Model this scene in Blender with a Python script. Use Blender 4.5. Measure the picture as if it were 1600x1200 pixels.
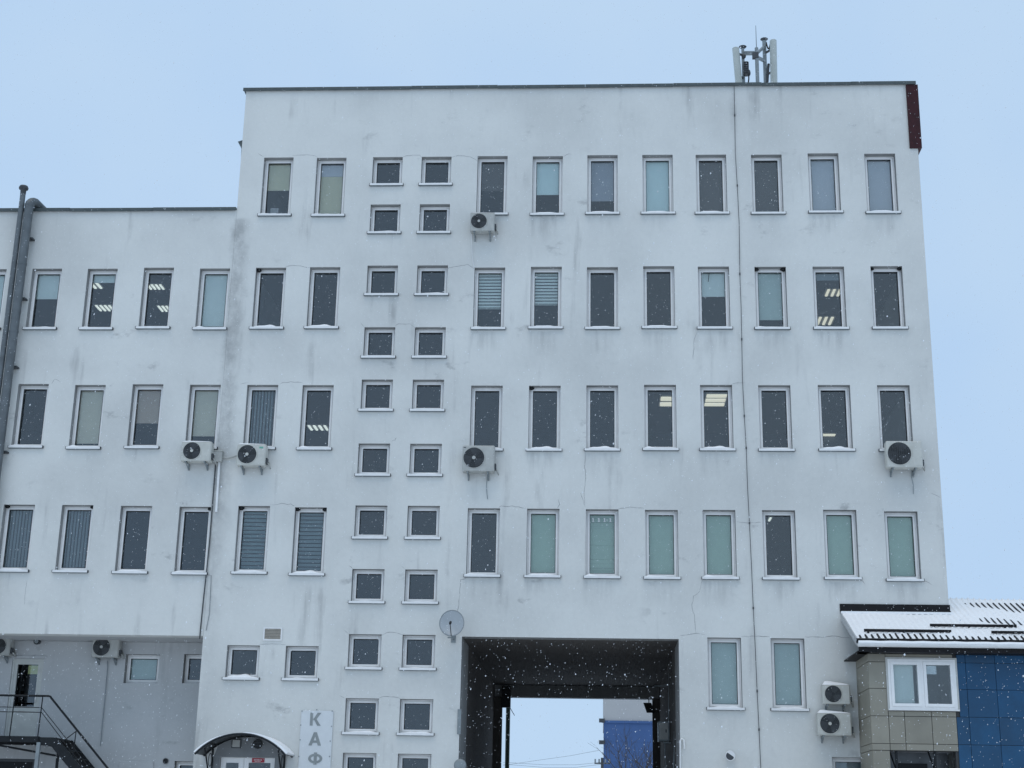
import bpy, math, random
from mathutils import Vector, Matrix

for o in list(bpy.data.objects):
    bpy.data.objects.remove(o, do_unlink=True)
scene = bpy.context.scene
col = scene.collection
rnd = random.Random(7)

# ------------------------------------------------------------------ camera
# world: X along the facade, Y into the building (facade plane at Y = 0), Z up
EYE = Vector((0.0, -38.0, 0.6))
FPX = 2310.0                      # focal length in pixels of a 1600 px wide frame
PITCH, YAW, ROLL = (math.radians(a) for a in (16.945, 3.511, 1.118))
fw = Vector((-math.sin(YAW) * math.cos(PITCH), math.cos(YAW) * math.cos(PITCH), math.sin(PITCH)))
rt0 = Vector((math.cos(YAW), math.sin(YAW), 0)); up0 = rt0.cross(fw)
rt = math.cos(ROLL) * rt0 + math.sin(ROLL) * up0
up = -math.sin(ROLL) * rt0 + math.cos(ROLL) * up0
cd = bpy.data.cameras.new('camera'); cam = bpy.data.objects.new('camera', cd); col.objects.link(cam)
M4 = Matrix((rt, up, -fw)).transposed().to_4x4(); M4.translation = EYE
cam.matrix_world = M4
cd.sensor_width = 36.0; cd.lens = FPX / 1600 * 36; cd.clip_end = 3000; cd.clip_start = 0.1
scene.camera = cam
scene.render.resolution_x, scene.render.resolution_y = 1024, 768

# ------------------------------------------------------------------ sky, sun, exposure
wd = bpy.data.worlds.new('World'); scene.world = wd; wd.use_nodes = True
nt = wd.node_tree; nt.nodes.clear()
wo = nt.nodes.new('ShaderNodeOutputWorld'); bg = nt.nodes.new('ShaderNodeBackground')
sky = nt.nodes.new('ShaderNodeTexSky'); sky.sky_type = 'NISHITA'; sky.sun_disc = False
SUN_EL, SUN_AZ = math.radians(70), math.radians(195)
sky.sun_elevation = SUN_EL; sky.sun_rotation = SUN_AZ
sky.air_density = 1.0; sky.dust_density = 0.2; sky.ozone_density = 1.0
mx = nt.nodes.new('ShaderNodeMix'); mx.data_type = 'RGBA'
mx.inputs['Factor'].default_value = 0.96            # closed cloud cover over the clear sky
tcw = nt.nodes.new('ShaderNodeTexCoord'); cln = nt.nodes.new('ShaderNodeTexNoise')     # uneven cloud deck
cln.inputs['Scale'].default_value = 2.6; cln.inputs['Detail'].default_value = 5; cln.inputs['Roughness'].default_value = .5
nt.links.new(tcw.outputs['Generated'], cln.inputs['Vector'])
clr = nt.nodes.new('ShaderNodeValToRGB'); clr.color_ramp.elements[0].position = .34; clr.color_ramp.elements[1].position = .68
clr.color_ramp.elements[0].color = (.455, .645, .905, 1); clr.color_ramp.elements[1].color = (.535, .705, .905, 1)
nt.links.new(cln.outputs['Fac'], clr.inputs['Fac'])
cls = nt.nodes.new('ShaderNodeVectorMath'); cls.operation = 'SCALE'; cls.inputs['Scale'].default_value = 10.0
nt.links.new(clr.outputs['Color'], cls.inputs[0]); nt.links.new(cls.outputs[0], mx.inputs['B'])
nt.links.new(sky.outputs[0], mx.inputs['A']); nt.links.new(mx.outputs['Result'], bg.inputs['Color'])
bg.inputs['Strength'].default_value = 0.1
nt.links.new(bg.outputs[0], wo.inputs['Surface'])
sl = bpy.data.lights.new('sun', 'SUN'); sun = bpy.data.objects.new('sun', sl); col.objects.link(sun)
sl.energy = 0.75; sl.angle = math.radians(40); sl.color = (1.0, 0.86, 0.68)
sd = Vector((math.sin(SUN_AZ) * math.cos(SUN_EL), math.cos(SUN_AZ) * math.cos(SUN_EL), math.sin(SUN_EL)))
sun.rotation_euler = sd.to_track_quat('Z', 'Y').to_euler()
sun.location = (0, -40, 60)
scene.view_settings.view_transform = 'Standard'; scene.view_settings.look = 'None'
scene.view_settings.exposure = 0; scene.view_settings.gamma = 1
scene.view_settings.use_curve_mapping = False
scene.render.engine = 'CYCLES'
scene.cycles.max_bounces = 6; scene.cycles.diffuse_bounces = 3; scene.cycles.glossy_bounces = 2; scene.cycles.transmission_bounces = 4; scene.cycles.transparent_max_bounces = 16

# ------------------------------------------------------------------ helpers
def ray(px, py):
    return rt * ((px - 800) / FPX) + up * ((600 - py) / FPX) + fw
def at(px, py, Y=0.0):                    # the point of the plane Y = const seen at a pixel
    d = ray(px, py); t = (Y - EYE.y) / d.y
    return EYE + d * t
def atz(px, py, Z):                       # the same for a horizontal plane
    d = ray(px, py); t = (Z - EYE.z) / d.z
    return EYE + d * t

WLOC = {}
def tag(o, label=None, cat=None, group=None, kind=None):
    if label: o['label'] = label
    if cat: o['category'] = cat
    if group: o['group'] = group
    if kind: o['kind'] = kind
    return o
def empty(name, loc, label=None, cat=None, group=None):
    o = bpy.data.objects.new(name, None); col.objects.link(o)
    o.location = loc; o.empty_display_size = 0.2
    WLOC[o.name] = Vector(loc)
    return tag(o, label, cat, group)
def link_mesh(name, me, parent=None, loc=(0, 0, 0)):
    o = bpy.data.objects.new(name, me); col.objects.link(o)
    o.location = loc
    if parent is not None:
        o.parent = parent
        WLOC[o.name] = WLOC[parent.name] + Vector(loc)
    else:
        WLOC[o.name] = Vector(loc)
    return o

class MB:
    def __init__(s): s.v = []; s.f = []; s.sm = []
    def add(s, vs, fs, smooth=False):
        n = len(s.v); s.v += [Vector(v) for v in vs]
        for f in fs: s.f.append(tuple(i + n for i in f)); s.sm.append(smooth)
        return s
    def box(s, a, b, bev=0.0):
        x0, y0, z0 = (min(a[i], b[i]) for i in range(3)); x1, y1, z1 = (max(a[i], b[i]) for i in range(3))
        if bev <= 0:
            s.add([(x0,y0,z0),(x1,y0,z0),(x1,y1,z0),(x0,y1,z0),(x0,y0,z1),(x1,y0,z1),(x1,y1,z1),(x0,y1,z1)],
                  [(3,2,1,0),(4,5,6,7),(0,1,5,4),(1,2,6,5),(2,3,7,6),(3,0,4,7)])
        else:
            def ring(z, i):
                return [(x0+i,y0+i+bev,z),(x0+i+bev,y0+i,z),(x1-i-bev,y0+i,z),(x1-i,y0+i+bev,z),
                        (x1-i,y1-i-bev,z),(x1-i-bev,y1-i,z),(x0+i+bev,y1-i,z),(x0+i,y1-i-bev,z)]
            b_ = bev * .7
            vs = ring(z0, b_) + ring(z0 + bev, 0) + ring(z1 - bev, 0) + ring(z1, b_)
            fs = [tuple(range(7, -1, -1)), tuple(range(24, 32))]
            for k in range(3):
                for i in range(8):
                    j = (i + 1) % 8
                    fs.append((k*8+i, k*8+j, k*8+8+j, k*8+8+i))
            s.add(vs, fs)
        return s
    def obox(s, c, ax, ay, az):           # oriented box from centre and three half axes
        c = Vector(c); ax = Vector(ax); ay = Vector(ay); az = Vector(az)
        vs = [c + i*ax + j*ay + k*az for k in (-1, 1) for i, j in ((-1,-1),(1,-1),(1,1),(-1,1))]
        return s.add(vs, [(3,2,1,0),(4,5,6,7),(0,1,5,4),(1,2,6,5),(2,3,7,6),(3,0,4,7)])
    def bar(s, p, q, w, h=None):          # square bar between two points
        p = Vector(p); q = Vector(q); d = (q - p); L = d.length; d.normalize()
        u = d.cross(Vector((0, 0, 1)) if abs(d.z) < .95 else Vector((1, 0, 0))); u.normalize(); n = d.cross(u)
        return s.obox((p + q) / 2, d * L / 2, u * w / 2, n * (h or w) / 2)
    def tube(s, pts, r, n=10, cap=True, closed=False):
        pts = [Vector(p) for p in pts]; m = len(pts)
        rs = r if isinstance(r, (list, tuple)) else [r] * m
        vs = []; prev = None
        for i, p in enumerate(pts):
            if closed: d = pts[(i+1) % m] - pts[i-1]
            else: d = pts[min(i+1, m-1)] - pts[max(i-1, 0)]
            d.normalize()
            if prev is None:
                u = d.cross(Vector((0, 0, 1)) if abs(d.z) < .9 else Vector((0, 1, 0)))
            else:
                u = prev - d * prev.dot(d)
            u.normalize(); prev = u; w = d.cross(u)
            vs += [p + (u * math.cos(2*math.pi*k/n) + w * math.sin(2*math.pi*k/n)) * rs[i] for k in range(n)]
        fs = []
        for i in range(m if closed else m - 1):
            a = i * n; b = ((i + 1) % m) * n
            for k in range(n):
                j = (k + 1) % n
                fs.append((a + k, a + j, b + j, b + k))
        s.add(vs, fs, True)
        if cap and not closed:
            s.add(vs[:n], [tuple(range(n - 1, -1, -1))]); s.add(vs[-n:], [tuple(range(n))])
        return s
    def cyl(s, p, q, r, n=20): return s.tube([p, q], r, n)
    def ring(s, c, r, tr, n=28, m=6):     # torus in the XZ plane
        return s.tube([(c[0] + r*math.cos(2*math.pi*i/n), c[1], c[2] + r*math.sin(2*math.pi*i/n)) for i in range(n)], tr, m, closed=True)
    def sph(s, c, r, n=12, m=8, sc=(1, 1, 1)):
        vs = []; fs = []
        for i in range(m + 1):
            t = math.pi * i / m
            for k in range(n):
                p = 2 * math.pi * k / n
                vs.append((c[0] + sc[0]*r*math.sin(t)*math.cos(p), c[1] + sc[1]*r*math.sin(t)*math.sin(p), c[2] + sc[2]*r*math.cos(t)))
        for i in range(m):
            for k in range(n):
                j = (k + 1) % n
                fs.append((i*n+k, (i+1)*n+k, (i+1)*n+j, i*n+j))
        return s.add(vs, fs, True)
    def prism(s, poly, y0, y1):           # polygon in XZ pulled along Y
        n = len(poly)
        vs = [(x, y0, z) for x, z in poly] + [(x, y1, z) for x, z in poly]
        fs = [tuple(range(n)), tuple(range(2*n-1, n-1, -1))]
        for i in range(n):
            j = (i + 1) % n
            fs.append((i, i + n, j + n, j))
        return s.add(vs, fs)
    def mesh(s, name, mat, origin=(0, 0, 0)):
        me = bpy.data.meshes.new(name); o = Vector(origin)
        me.from_pydata([tuple(v - o) for v in s.v], [], s.f)
        me.polygons.foreach_set('use_smooth', s.sm)
        if mat: me.materials.append(mat)
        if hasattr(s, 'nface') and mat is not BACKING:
            me.materials.append(REVEAL_GREY)
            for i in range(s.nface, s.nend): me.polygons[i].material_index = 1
        me.update(); return me
    def build(s, name, mat, parent=None, loc=None):      # vertices are world coordinates
        base = WLOC[parent.name] if parent is not None else Vector((0, 0, 0))
        wl = Vector(loc) if loc is not None else (base if parent is not None else Vector((0, 0, 0)))
        return link_mesh(name, s.mesh(name, mat, wl), parent, wl - base)

# ------------------------------------------------------------------ materials
def newmat(name):
    m = bpy.data.materials.new(name); m.use_nodes = True
    return m, m.node_tree, m.node_tree.nodes['Principled BSDF']
def simple(name, c, rough=.6, metal=0., var=.06, scale=6., bump=0., spec=.5):
    m, t, b = newmat(name)
    b.inputs['Roughness'].default_value = rough; b.inputs['Metallic'].default_value = metal
    b.inputs['Specular IOR Level'].default_value = spec
    g = t.nodes.new('ShaderNodeNewGeometry')
    nz = t.nodes.new('ShaderNodeTexNoise'); nz.inputs['Scale'].default_value = scale; nz.inputs['Detail'].default_value = 5
    t.links.new(g.outputs['Position'], nz.inputs['Vector'])
    rp = t.nodes.new('ShaderNodeValToRGB')
    rp.color_ramp.elements[0].position = .3; rp.color_ramp.elements[1].position = .7
    rp.color_ramp.elements[0].color = tuple(x * (1 - var) for x in c) + (1,)
    rp.color_ramp.elements[1].color = tuple(min(1, x * (1 + var)) for x in c) + (1,)
    t.links.new(nz.outputs['Fac'], rp.inputs['Fac']); t.links.new(rp.outputs[0], b.inputs['Base Color'])
    if bump:
        bp = t.nodes.new('ShaderNodeBump'); bp.inputs['Strength'].default_value = bump; bp.inputs['Distance'].default_value = .02
        t.links.new(nz.outputs['Fac'], bp.inputs['Height']); t.links.new(bp.outputs[0], b.inputs['Normal'])
    return m
def stucco(name, base, dirt, strip=False):
    m, t, b = newmat(name); N = t.nodes.new; L = t.links.new
    b.inputs['Roughness'].default_value = .9; b.inputs['Specular IOR Level'].default_value = .15
    g = N('ShaderNodeNewGeometry')
    def noise(scale, sc=(1, 1, 1), det=6, rough=.55):
        mp = N('ShaderNodeMapping'); mp.inputs['Scale'].default_value = sc
        L(g.outputs['Position'], mp.inputs['Vector'])
        n = N('ShaderNodeTexNoise'); n.inputs['Scale'].default_value = scale; n.inputs['Detail'].default_value = det
        n.inputs['Roughness'].default_value = rough
        L(mp.outputs[0], n.inputs['Vector']); return n.outputs['Fac']
    def rng(v, a, b_, c=0., d=1.):
        r = N('ShaderNodeMapRange'); r.interpolation_type = 'SMOOTHSTEP'
        for i, x in enumerate((a, b_, c, d)): r.inputs[i + 1].default_value = x
        L(v, r.inputs[0]); return r.outputs[0]
    def mul(a, b_):
        n = N('ShaderNodeMath'); n.operation = 'MULTIPLY'
        for i, x in enumerate((a, b_)):
            if isinstance(x, (int, float)): n.inputs[i].default_value = x
            else: L(x, n.inputs[i])
        return n.outputs[0]
    def addn(a, b_):
        n = N('ShaderNodeMath'); n.operation = 'ADD'; n.use_clamp = True; L(a, n.inputs[0]); L(b_, n.inputs[1]); return n.outputs[0]
    big = mul(rng(noise(.28), .35, .7), .30)
    streak = mul(mul(rng(noise(2.2, (1, 1, .12)), .56, .74), rng(noise(.5), .42, .6)), .52)
    blot = mul(mul(rng(noise(1.3, (1, 1, 1.6), 8, .65), .57, .72), rng(noise(.33, det=3), .45, .62)), .60)
    fine = mul(rng(noise(9., det=8, rough=.7), .4, .75), .08)
    d = addn(addn(big, streak), addn(blot, fine))
    if strip:                                      # bare weathered render along the joint of the two blocks
        sx = N('ShaderNodeSeparateXYZ'); L(g.outputs['Position'], sx.inputs[0])
        wob = N('ShaderNodeMath'); wob.operation = 'MULTIPLY_ADD'; wob.inputs[1].default_value = .5
        L(noise(1.6, det=8, rough=.7), wob.inputs[0]); L(sx.outputs[0], wob.inputs[2])
        inx = mul(rng(wob.outputs[0], -10.14, -9.88), rng(wob.outputs[0], -9.80, -9.40, 1, 0))
        inz = mul(rng(sx.outputs[2], 4., 11., .25, 1), rng(sx.outputs[2], 17.0, 17.12, 1, 0))
        st = mul(mul(inx, inz), rng(noise(2.0, (1, 1, .7), 9, .72), .32, .66, .10, .66))
        d = addn(d, st)
    if strip:                                      # dirt washed off the sills onto the wall below them
        def math1(op, a, b_):
            n = N('ShaderNodeMath'); n.operation = op
            for i, x in enumerate((a, b_)):
                if isinstance(x, (int, float)): n.inputs[i].default_value = x
                else: L(x, n.inputs[i])
            return n.outputs[0]
        wx = math1('ADD', sx.outputs[0], mul(noise(3., det=4), .12))
        ux = math1('FRACT', math1('DIVIDE', math1('ADD', wx, 3.52), 1.5435), 0.)
        vz = math1('FRACT', math1('DIVIDE', math1('SUBTRACT', 17.11, sx.outputs[2]), 3.383), 0.)
        under = mul(mul(rng(ux, .0, .12), rng(ux, .50, .62, 1, 0)), mul(rng(vz, 0., .02), rng(vz, .06, .26, 1, 0)))
        under = mul(mul(under, mul(rng(wx, -3.8, -3.5), rng(sx.outputs[2], 17.14, 17.3, 1, 0))), mul(rng(noise(1.7, (2.5, 1, .35), 6, .65), .34, .66), rng(noise(.45, det=2), .40, .62, .15, 1.)))
        d = addn(d, mul(under, .40))
    mxn = N('ShaderNodeMix'); mxn.data_type = 'RGBA'
    mxn.inputs['A'].default_value = tuple(base) + (1,); mxn.inputs['B'].default_value = tuple(dirt) + (1,)
    L(d, mxn.inputs['Factor']); L(mxn.outputs['Result'], b.inputs['Base Color'])
    bp = N('ShaderNodeBump'); bp.inputs['Strength'].default_value = .25; bp.inputs['Distance'].default_value = .015
    L(addn(mul(noise(45., det=4), .5), mul(noise(3.), .9)), bp.inputs['Height']); L(bp.outputs[0], b.inputs['Normal'])
    return m
def glass_mat(name, tint=(.90, .945, .955), refl=.075):
    m, t, b = newmat(name); t.nodes.remove(b); N = t.nodes.new; L = t.links.new
    out = t.nodes['Material Output']
    tr = N('ShaderNodeBsdfTransparent'); tr.inputs['Color'].default_value = tuple(tint) + (1,)
    gl = N('ShaderNodeBsdfGlossy'); gl.inputs['Roughness'].default_value = .03
    lw = N('ShaderNodeLayerWeight'); lw.inputs['Blend'].default_value = .25
    md = N('ShaderNodeMath'); md.operation = 'MULTIPLY_ADD'; md.inputs[1].default_value = .55; md.inputs[2].default_value = refl
    L(lw.outputs['Fresnel'], md.inputs[0])
    mxs = N('ShaderNodeMixShader'); L(md.outputs[0], mxs.inputs[0]); L(tr.outputs[0], mxs.inputs[1]); L(gl.outputs[0], mxs.inputs[2])
    L(mxs.outputs[0], out.inputs['Surface']); return m
def emit(name, c, s):
    m, t, b = newmat(name); b.inputs['Base Color'].default_value = (.8, .8, .8, 1)
    b.inputs['Emission Color'].default_value = tuple(c) + (1,); b.inputs['Emission Strength'].default_value = s
    return m

WALL = stucco('white_stucco', (.695, .70, .67), (.32, .325, .32), True)
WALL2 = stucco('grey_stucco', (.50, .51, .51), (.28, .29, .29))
DARKWALL = stucco('dark_passage_render', (.125, .115, .105), (.055, .05, .047))  # dark tone for the deep part of the passage
REVEAL_GREY = stucco('grey_reveal', (.33, .335, .33), (.17, .17, .17))  # greyer tone than the wall face, used inside the openings
PVC = simple('white_window_plastic', (.86, .85, .83), .35, var=.03)
SILL = simple('white_sill_metal', (.78, .78, .77), .4, var=.05)
GLASS = glass_mat('window_glass')
SNOW = simple('snow', (.90, .90, .90), .8, var=.03, scale=12, bump=.3, spec=.2)
FLASH = simple('dark_roof_flashing', (.065, .082, .084), .5, .1, var=.15)
BLACKF = simple('black_brown_flashing', (.008, .007, .008), .55, var=.3, spec=.25)
MAROON = simple('maroon_cladding', (.034, .005, .008), .55, var=.25, scale=9, spec=.3)
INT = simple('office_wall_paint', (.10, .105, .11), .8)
ACP = simple('aged_white_plastic', (.52, .52, .475), .45, var=.08, scale=5)
ACP2 = simple('grey_white_plastic', (.42, .425, .40), .5, var=.10, scale=5)
DARK = simple('dark_fan_plastic', (.022, .026, .028), .5, var=.2)
DGREY = simple('dark_grey_metal', (.06, .065, .07), .5, .3, var=.2)
GALV = simple('galvanised_steel', (.125, .14, .148), .5, .3, var=.18, scale=4)
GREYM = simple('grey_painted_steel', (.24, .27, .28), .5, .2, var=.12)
ANT = simple('pale_grey_antenna_plastic', (.46, .49, .46), .5, var=.06)
BLACK = simple('black_painted_steel', (.008, .010, .012), .5, var=.2, spec=.3)
GROUT = simple('grey_crack_line', (.30, .30, .30), .95, var=.3, scale=14)  # grey tone of the thin crack strips
BEIGE = simple('beige_composite_panel', (.265, .247, .198), .5, var=.06, scale=1.5)
BLUE = simple('blue_composite_panel', (.004, .060, .140), .5, var=.10, scale=1.5)
BEIGES = [BEIGE] + [simple('beige_composite_panel', tuple(c * k for c in (.265, .247, .198)), .5, var=.09, scale=2.2) for k in (.93, 1.06)]
BLUES = [BLUE] + [simple('blue_composite_panel', tuple(c * k for c in (.004, .060, .140)), r_, var=.14, scale=2.2) for k, r_ in ((.90, .4), (1.10, .55))]
BACKING = simple('dark_joint_backing', (.05, .05, .05), .8)
RED = simple('red_sign_plastic', (.36, .012, .03), .4)
WHITEP = simple('white_print', (.75, .75, .75), .5)
SIGNW = simple('white_sign_board', (.64, .665, .675), .45, var=.03)
LETTER = simple('grey_letters', (.26, .285, .285), .5, var=.1)
YELL = simple('yellow_paper', (.62, .58, .26), .8)
DOORW = simple('shaded_white_door', (.50, .51, .48), .5, var=.06)  # white door toned grey to carry the shade under the overhang
CANOPY = simple('dark_canopy_sheet', (.05, .055, .06), .4, var=.2)
ASPH = simple('wet_asphalt', (.045, .046, .05), .6, var=.3, scale=3, bump=.3)
FARW = simple('far_pale_panel', (.42, .42, .42), .7, var=.05, scale=.4)
FARB = simple('far_blue_panel', (.045, .105, .26), .6, var=.06, scale=.4)
BARK = simple('dark_bark', (.06, .052, .045), .9, var=.3)
LAMP = emit('cool_tube_light', (.95, 1., .93), .85)
LAMPW = emit('warm_tube_light', (1., .93, .74), .75)
BL = {
 'pale': simple('pale_blind', (.78, .80, .75), .8, var=.02), 'cyan': simple('cyan_blind', (.76, .85, .82), .8, var=.02),
 'olive': simple('olive_blind', (.70, .61, .42), .8, var=.03), 'green': simple('green_blind', (.50, .60, .48), .8, var=.03),
 'lav': simple('lavender_blind', (.60, .57, .60), .8, var=.02), 'purple': simple('grey_purple_blind', (.38, .37, .41), .8, var=.03),
 'beige': simple('beige_blind', (.70, .60, .47), .8, var=.03), 'rose': simple('rose_brown_blind', (.52, .38, .30), .8, var=.03),
 'dark': simple('charcoal_blind', (.085, .066, .060), .8, var=.05), 'slat': simple('grey_slat_blind', (.215, .24, .25), .7, var=.05),
 'teal': simple('teal_grey_blind', (.54, .60, .55), .8, var=.03), 'slate': simple('slate_slat_blind', (.20, .25, .26), .7, var=.05)}

# ------------------------------------------------------------------ ground
g = MB(); NX, NY = 40, 60
xs = [-1200, -500, -200, -90] + [-60 + 4 * i for i in range(31)] + [90, 200, 500, 1200]
ys = [-1200, -400, -150, -80] + [-60 + 3 * i for i in range(23)] + [12, 30, 60, 120, 300, 700, 1400]
def gz(x, y):
    t = min(1, max(0, (y + 34) / 30)); t = t * t * (3 - 2 * t)
    return -1.0 + t * 1.0
vs = [(x, y, gz(x, y) + (rnd.uniform(-.03, .03) if -60 < y < -3 else 0)) for y in ys for x in xs]
n = len(xs)
fs = [(j*n+i, j*n+i+1, (j+1)*n+i+1, (j+1)*n+i) for j in range(len(ys)-1) for i in range(n-1)]
g.add(vs, fs, True); go = g.build('ground', SNOW); tag(go, 'snow covered yard in front of the building', kind='structure')
g = MB().box((-3.4, -2.0, .004), (1.98, 13.2, .012)); tag(g.build('driveway', ASPH), 'wet asphalt drive through the passage', kind='structure')

# ------------------------------------------------------------------ building shells
def wall_with_openings(x0, x1, z0, z1, ops, y0, y1):
    m = MB()
    xs = sorted({x0, x1} | {round(v, 4) for o in ops for v in (o[0], o[1]) if x0 < v < x1})
    zs = sorted({z0, z1} | {round(v, 4) for o in ops for v in (o[2], o[3]) if z0 < v < z1})
    for y, flip in ((y0, False), (y1, True)):
        idx = {}; vs = []; fs = []
        for i in range(len(xs) - 1):
            for k in range(len(zs) - 1):
                cx = (xs[i] + xs[i+1]) / 2; cz = (zs[k] + zs[k+1]) / 2
                if any(o[0] < cx < o[1] and o[2] < cz < o[3] for o in ops): continue
                q = []
                for a, b in ((i, k), (i+1, k), (i+1, k+1), (i, k+1)):
                    if (a, b) not in idx: idx[(a, b)] = len(vs); vs.append((xs[a], y, zs[b]))
                    q.append(idx[(a, b)])
                fs.append(tuple(q[::-1] if flip else q))
        m.add(vs, fs)
    m.nface = len(m.f)
    for o in ops:
        a, b, c, d = (round(v, 4) for v in o[:4]); c = max(c, z0)
        m.add([(a,y0,c),(a,y1,c),(a,y1,d),(a,y0,d)], [(3,2,1,0)])
        m.add([(b,y0,c),(b,y1,c),(b,y1,d),(b,y0,d)], [(0,1,2,3)])
        m.add([(a,y0,d),(b,y0,d),(b,y1,d),(a,y1,d)], [(0,3,2,1)])
        if c > z0: m.add([(a,y0,c),(b,y0,c),(b,y1,c),(a,y1,c)], [(0,1,2,3)])
    m.nend = len(m.f)
    m.add([(x0,y0,z0),(x0,y1,z0),(x0,y1,z1),(x0,y0,z1)], [(3,2,1,0)])
    m.add([(x1,y0,z0),(x1,y1,z0),(x1,y1,z1),(x1,y0,z1)], [(0,1,2,3)])
    m.add([(x0,y0,z1),(x1,y0,z1),(x1,y1,z1),(x0,y1,z1)], [(0,1,2,3)])
    if z0 > .1: m.add([(x0,y0,z0),(x1,y0,z0),(x1,y1,z0),(x0,y1,z0)], [(3,2,1,0)])
    return m

TL, TR, TOP = -10.21, 8.86, 21.08            # tower: left, right, top of wall
WTOP, WBOT, WLEFT = 17.33, 5.37, -30.0       # wing: top, underside, far end
PL, PR, PZ, DEP = -3.49, 2.04, 5.43, 13.0    # passage
WT, LIP = .42, .05
BX = [-3.43, -1.87, -.33, 1.21, 2.70, 4.24, 5.81, 7.37]
AX = [-9.54, -8.02]; SX = [-6.41, -5.02]; LX = [-17.49, -15.90, -14.31, -12.71, -11.12]
ROW = {5: 18.93, 4: 15.57, 3: 12.17, 2: 8.79}
SROW = [18.93, 17.47, 15.63, 13.82, 12.32, 10.53, 8.84, 7.15, 5.46, 3.84, 2.49]
CW, CH = .85, 1.77
# (kind, x0, x1, z0, z1, config)
jit = lambda a: rnd.uniform(-a, a)
T_WIN = []; W_WIN = []; R_WIN = []
CFG = {
 ('A',0,5): ('roll','olive',.50), ('A',1,5): ('two','lav','olive',.22), ('B',0,5): ('roll','dark',.53), ('B',1,5): ('roll','cyan',.60),
 ('B',2,5): ('roll','purple',.74), ('B',4,5): ('roll','dark',1.), ('B',5,5): ('roll','dark',1.), ('B',3,5): ('roll','cyan',1.), ('B',6,5): ('roll','lav',1.), ('B',7,5): ('roll','lav',.97),
 ('L',0,4): ('roll','pale',1.), ('L',1,4): ('roll','pale',.44), ('L',2,4): ('roll','pale',.13), ('L',3,4): None, ('L',4,4): ('roll','pale',1.),
 ('B',0,4): ('zebra','pale',.66), ('B',1,4): ('zebra','pale',.56), ('B',4,4): ('roll','pale',.42), ('B',5,4): ('roll','teal',.84), ('B',6,4): ('roll','slat',.12),
 ('L',2,3): ('roll','beige',.93), ('L',3,3): ('roll','rose',.58), ('L',4,3): ('roll','beige',.80), ('A',0,3): ('vert','slat',1.),
 ('L',1,2): ('vert','slat',1.), ('L',2,2): ('vert','slat',1.), ('A',0,2): ('horiz','slate',1.), ('A',1,2): ('horiz','slate',1.),
 ('B',1,2): ('roll','green',1.), ('B',2,2): ('fold','green',1.), ('B',3,2): ('roll','green',1.), ('B',4,2): ('roll','green',.97),
 ('B',6,2): ('roll','green',1.), ('B',7,2): ('roll','green',1.), ('W',0,1): ('roll','teal',1.), ('W',1,1): ('roll','teal',1.),
 ('W',2,1): ('roll','slat',1.)}
for r, zt in ROW.items():
    for kx, X in (('B', BX), ('A', AX), ('L', LX)):
        if kx == 'L' and r == 5: continue
        for i, x in enumerate(X):
            dz = jit(.018)
            (W_WIN if kx == 'L' else T_WIN).append((kx, i, r, x, x + CW, zt - CH + dz, zt + dz))
for k, zt in enumerate(SROW):
    for i, x in enumerate(SX):
        T_WIN.append(('S', i, k, x, x + CW, zt - .85, zt))
T_WIN.append(('W', 0, 1, 2.76, 3.61, 3.73, 5.48)); T_WIN.append(('W', 1, 1, 4.35, 5.20, 3.73, 5.48))
a = at(1300, 1183); T_WIN.append(('W', 2, 1, a.x, a.x + .85, a.z - 1.5, a.z))
T_WIN.append(('D', 0, 0, -9.56, -8.71, 4.31, 5.14)); T_WIN.append(('D', 1, 0, -8.03, -7.18, 4.31, 5.14))

dl, dr = at(345.6, 1183, .1), at(431, 1183, .1)
CAFE = (dl.x, dr.x, .25, dl.z)
t_ops = [w[3:7] for w in T_WIN] + [CAFE, (PL, PR, -1, PZ)]
tower = empty('office_building', (0, 0, 0), 'tall white rendered office block with rows of narrow windows and a drive-through passage', 'building')
wall_with_openings(TL, TR, 0, TOP, t_ops, 0, WT).build('wall', WALL, tower)
m = MB()
m.box((TL, WT, 0), (TL + .35, DEP, TOP)); m.box((TR - .35, WT, 0), (TR, DEP, TOP))
m.box((TL + .35, DEP - .35, PZ + .3), (TR - .35, DEP, TOP)); m.box((TL + .35, DEP - .35, 0), (PL - .3, DEP, PZ + .3)); m.box((PR + .3, DEP - .35, 0), (TR - .35, DEP, PZ + .3))
m.build('outer_shell', WALL, tower)
MB().box((TL + .35, WT, TOP - .9), (TR - .35, DEP - .35, TOP - .6)).build('roof_deck', SNOW, tower)
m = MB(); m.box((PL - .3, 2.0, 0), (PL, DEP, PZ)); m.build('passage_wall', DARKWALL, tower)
MB().box((PL - .3, WT, 0), (PL + .004, 1.99, PZ)).build('passage_wall', REVEAL_GREY, tower)  # paler front length imitates daylight falling off into the passage
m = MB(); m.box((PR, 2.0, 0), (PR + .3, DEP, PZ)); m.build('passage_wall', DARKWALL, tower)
MB().box((PR - .004, WT, 0), (PR + .3, 1.99, PZ)).build('passage_wall', REVEAL_GREY, tower)
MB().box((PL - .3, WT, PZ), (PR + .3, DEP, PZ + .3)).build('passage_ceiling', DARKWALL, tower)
m = MB(); m.box((PL, DEP - .4, PZ - .40), (PR, DEP - .02, PZ - .002)); m.build('lintel_beam', REVEAL_GREY, tower)
MB().box((PL, DEP - .6, 0), (PL + .28, DEP - .42, PZ - .41)).build('pilaster', DARKWALL, tower)
MB().box((PR - .24, DEP - .6, 0), (PR, DEP - .42, PZ - .41)).build('pilaster', DARKWALL, tower)

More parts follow.
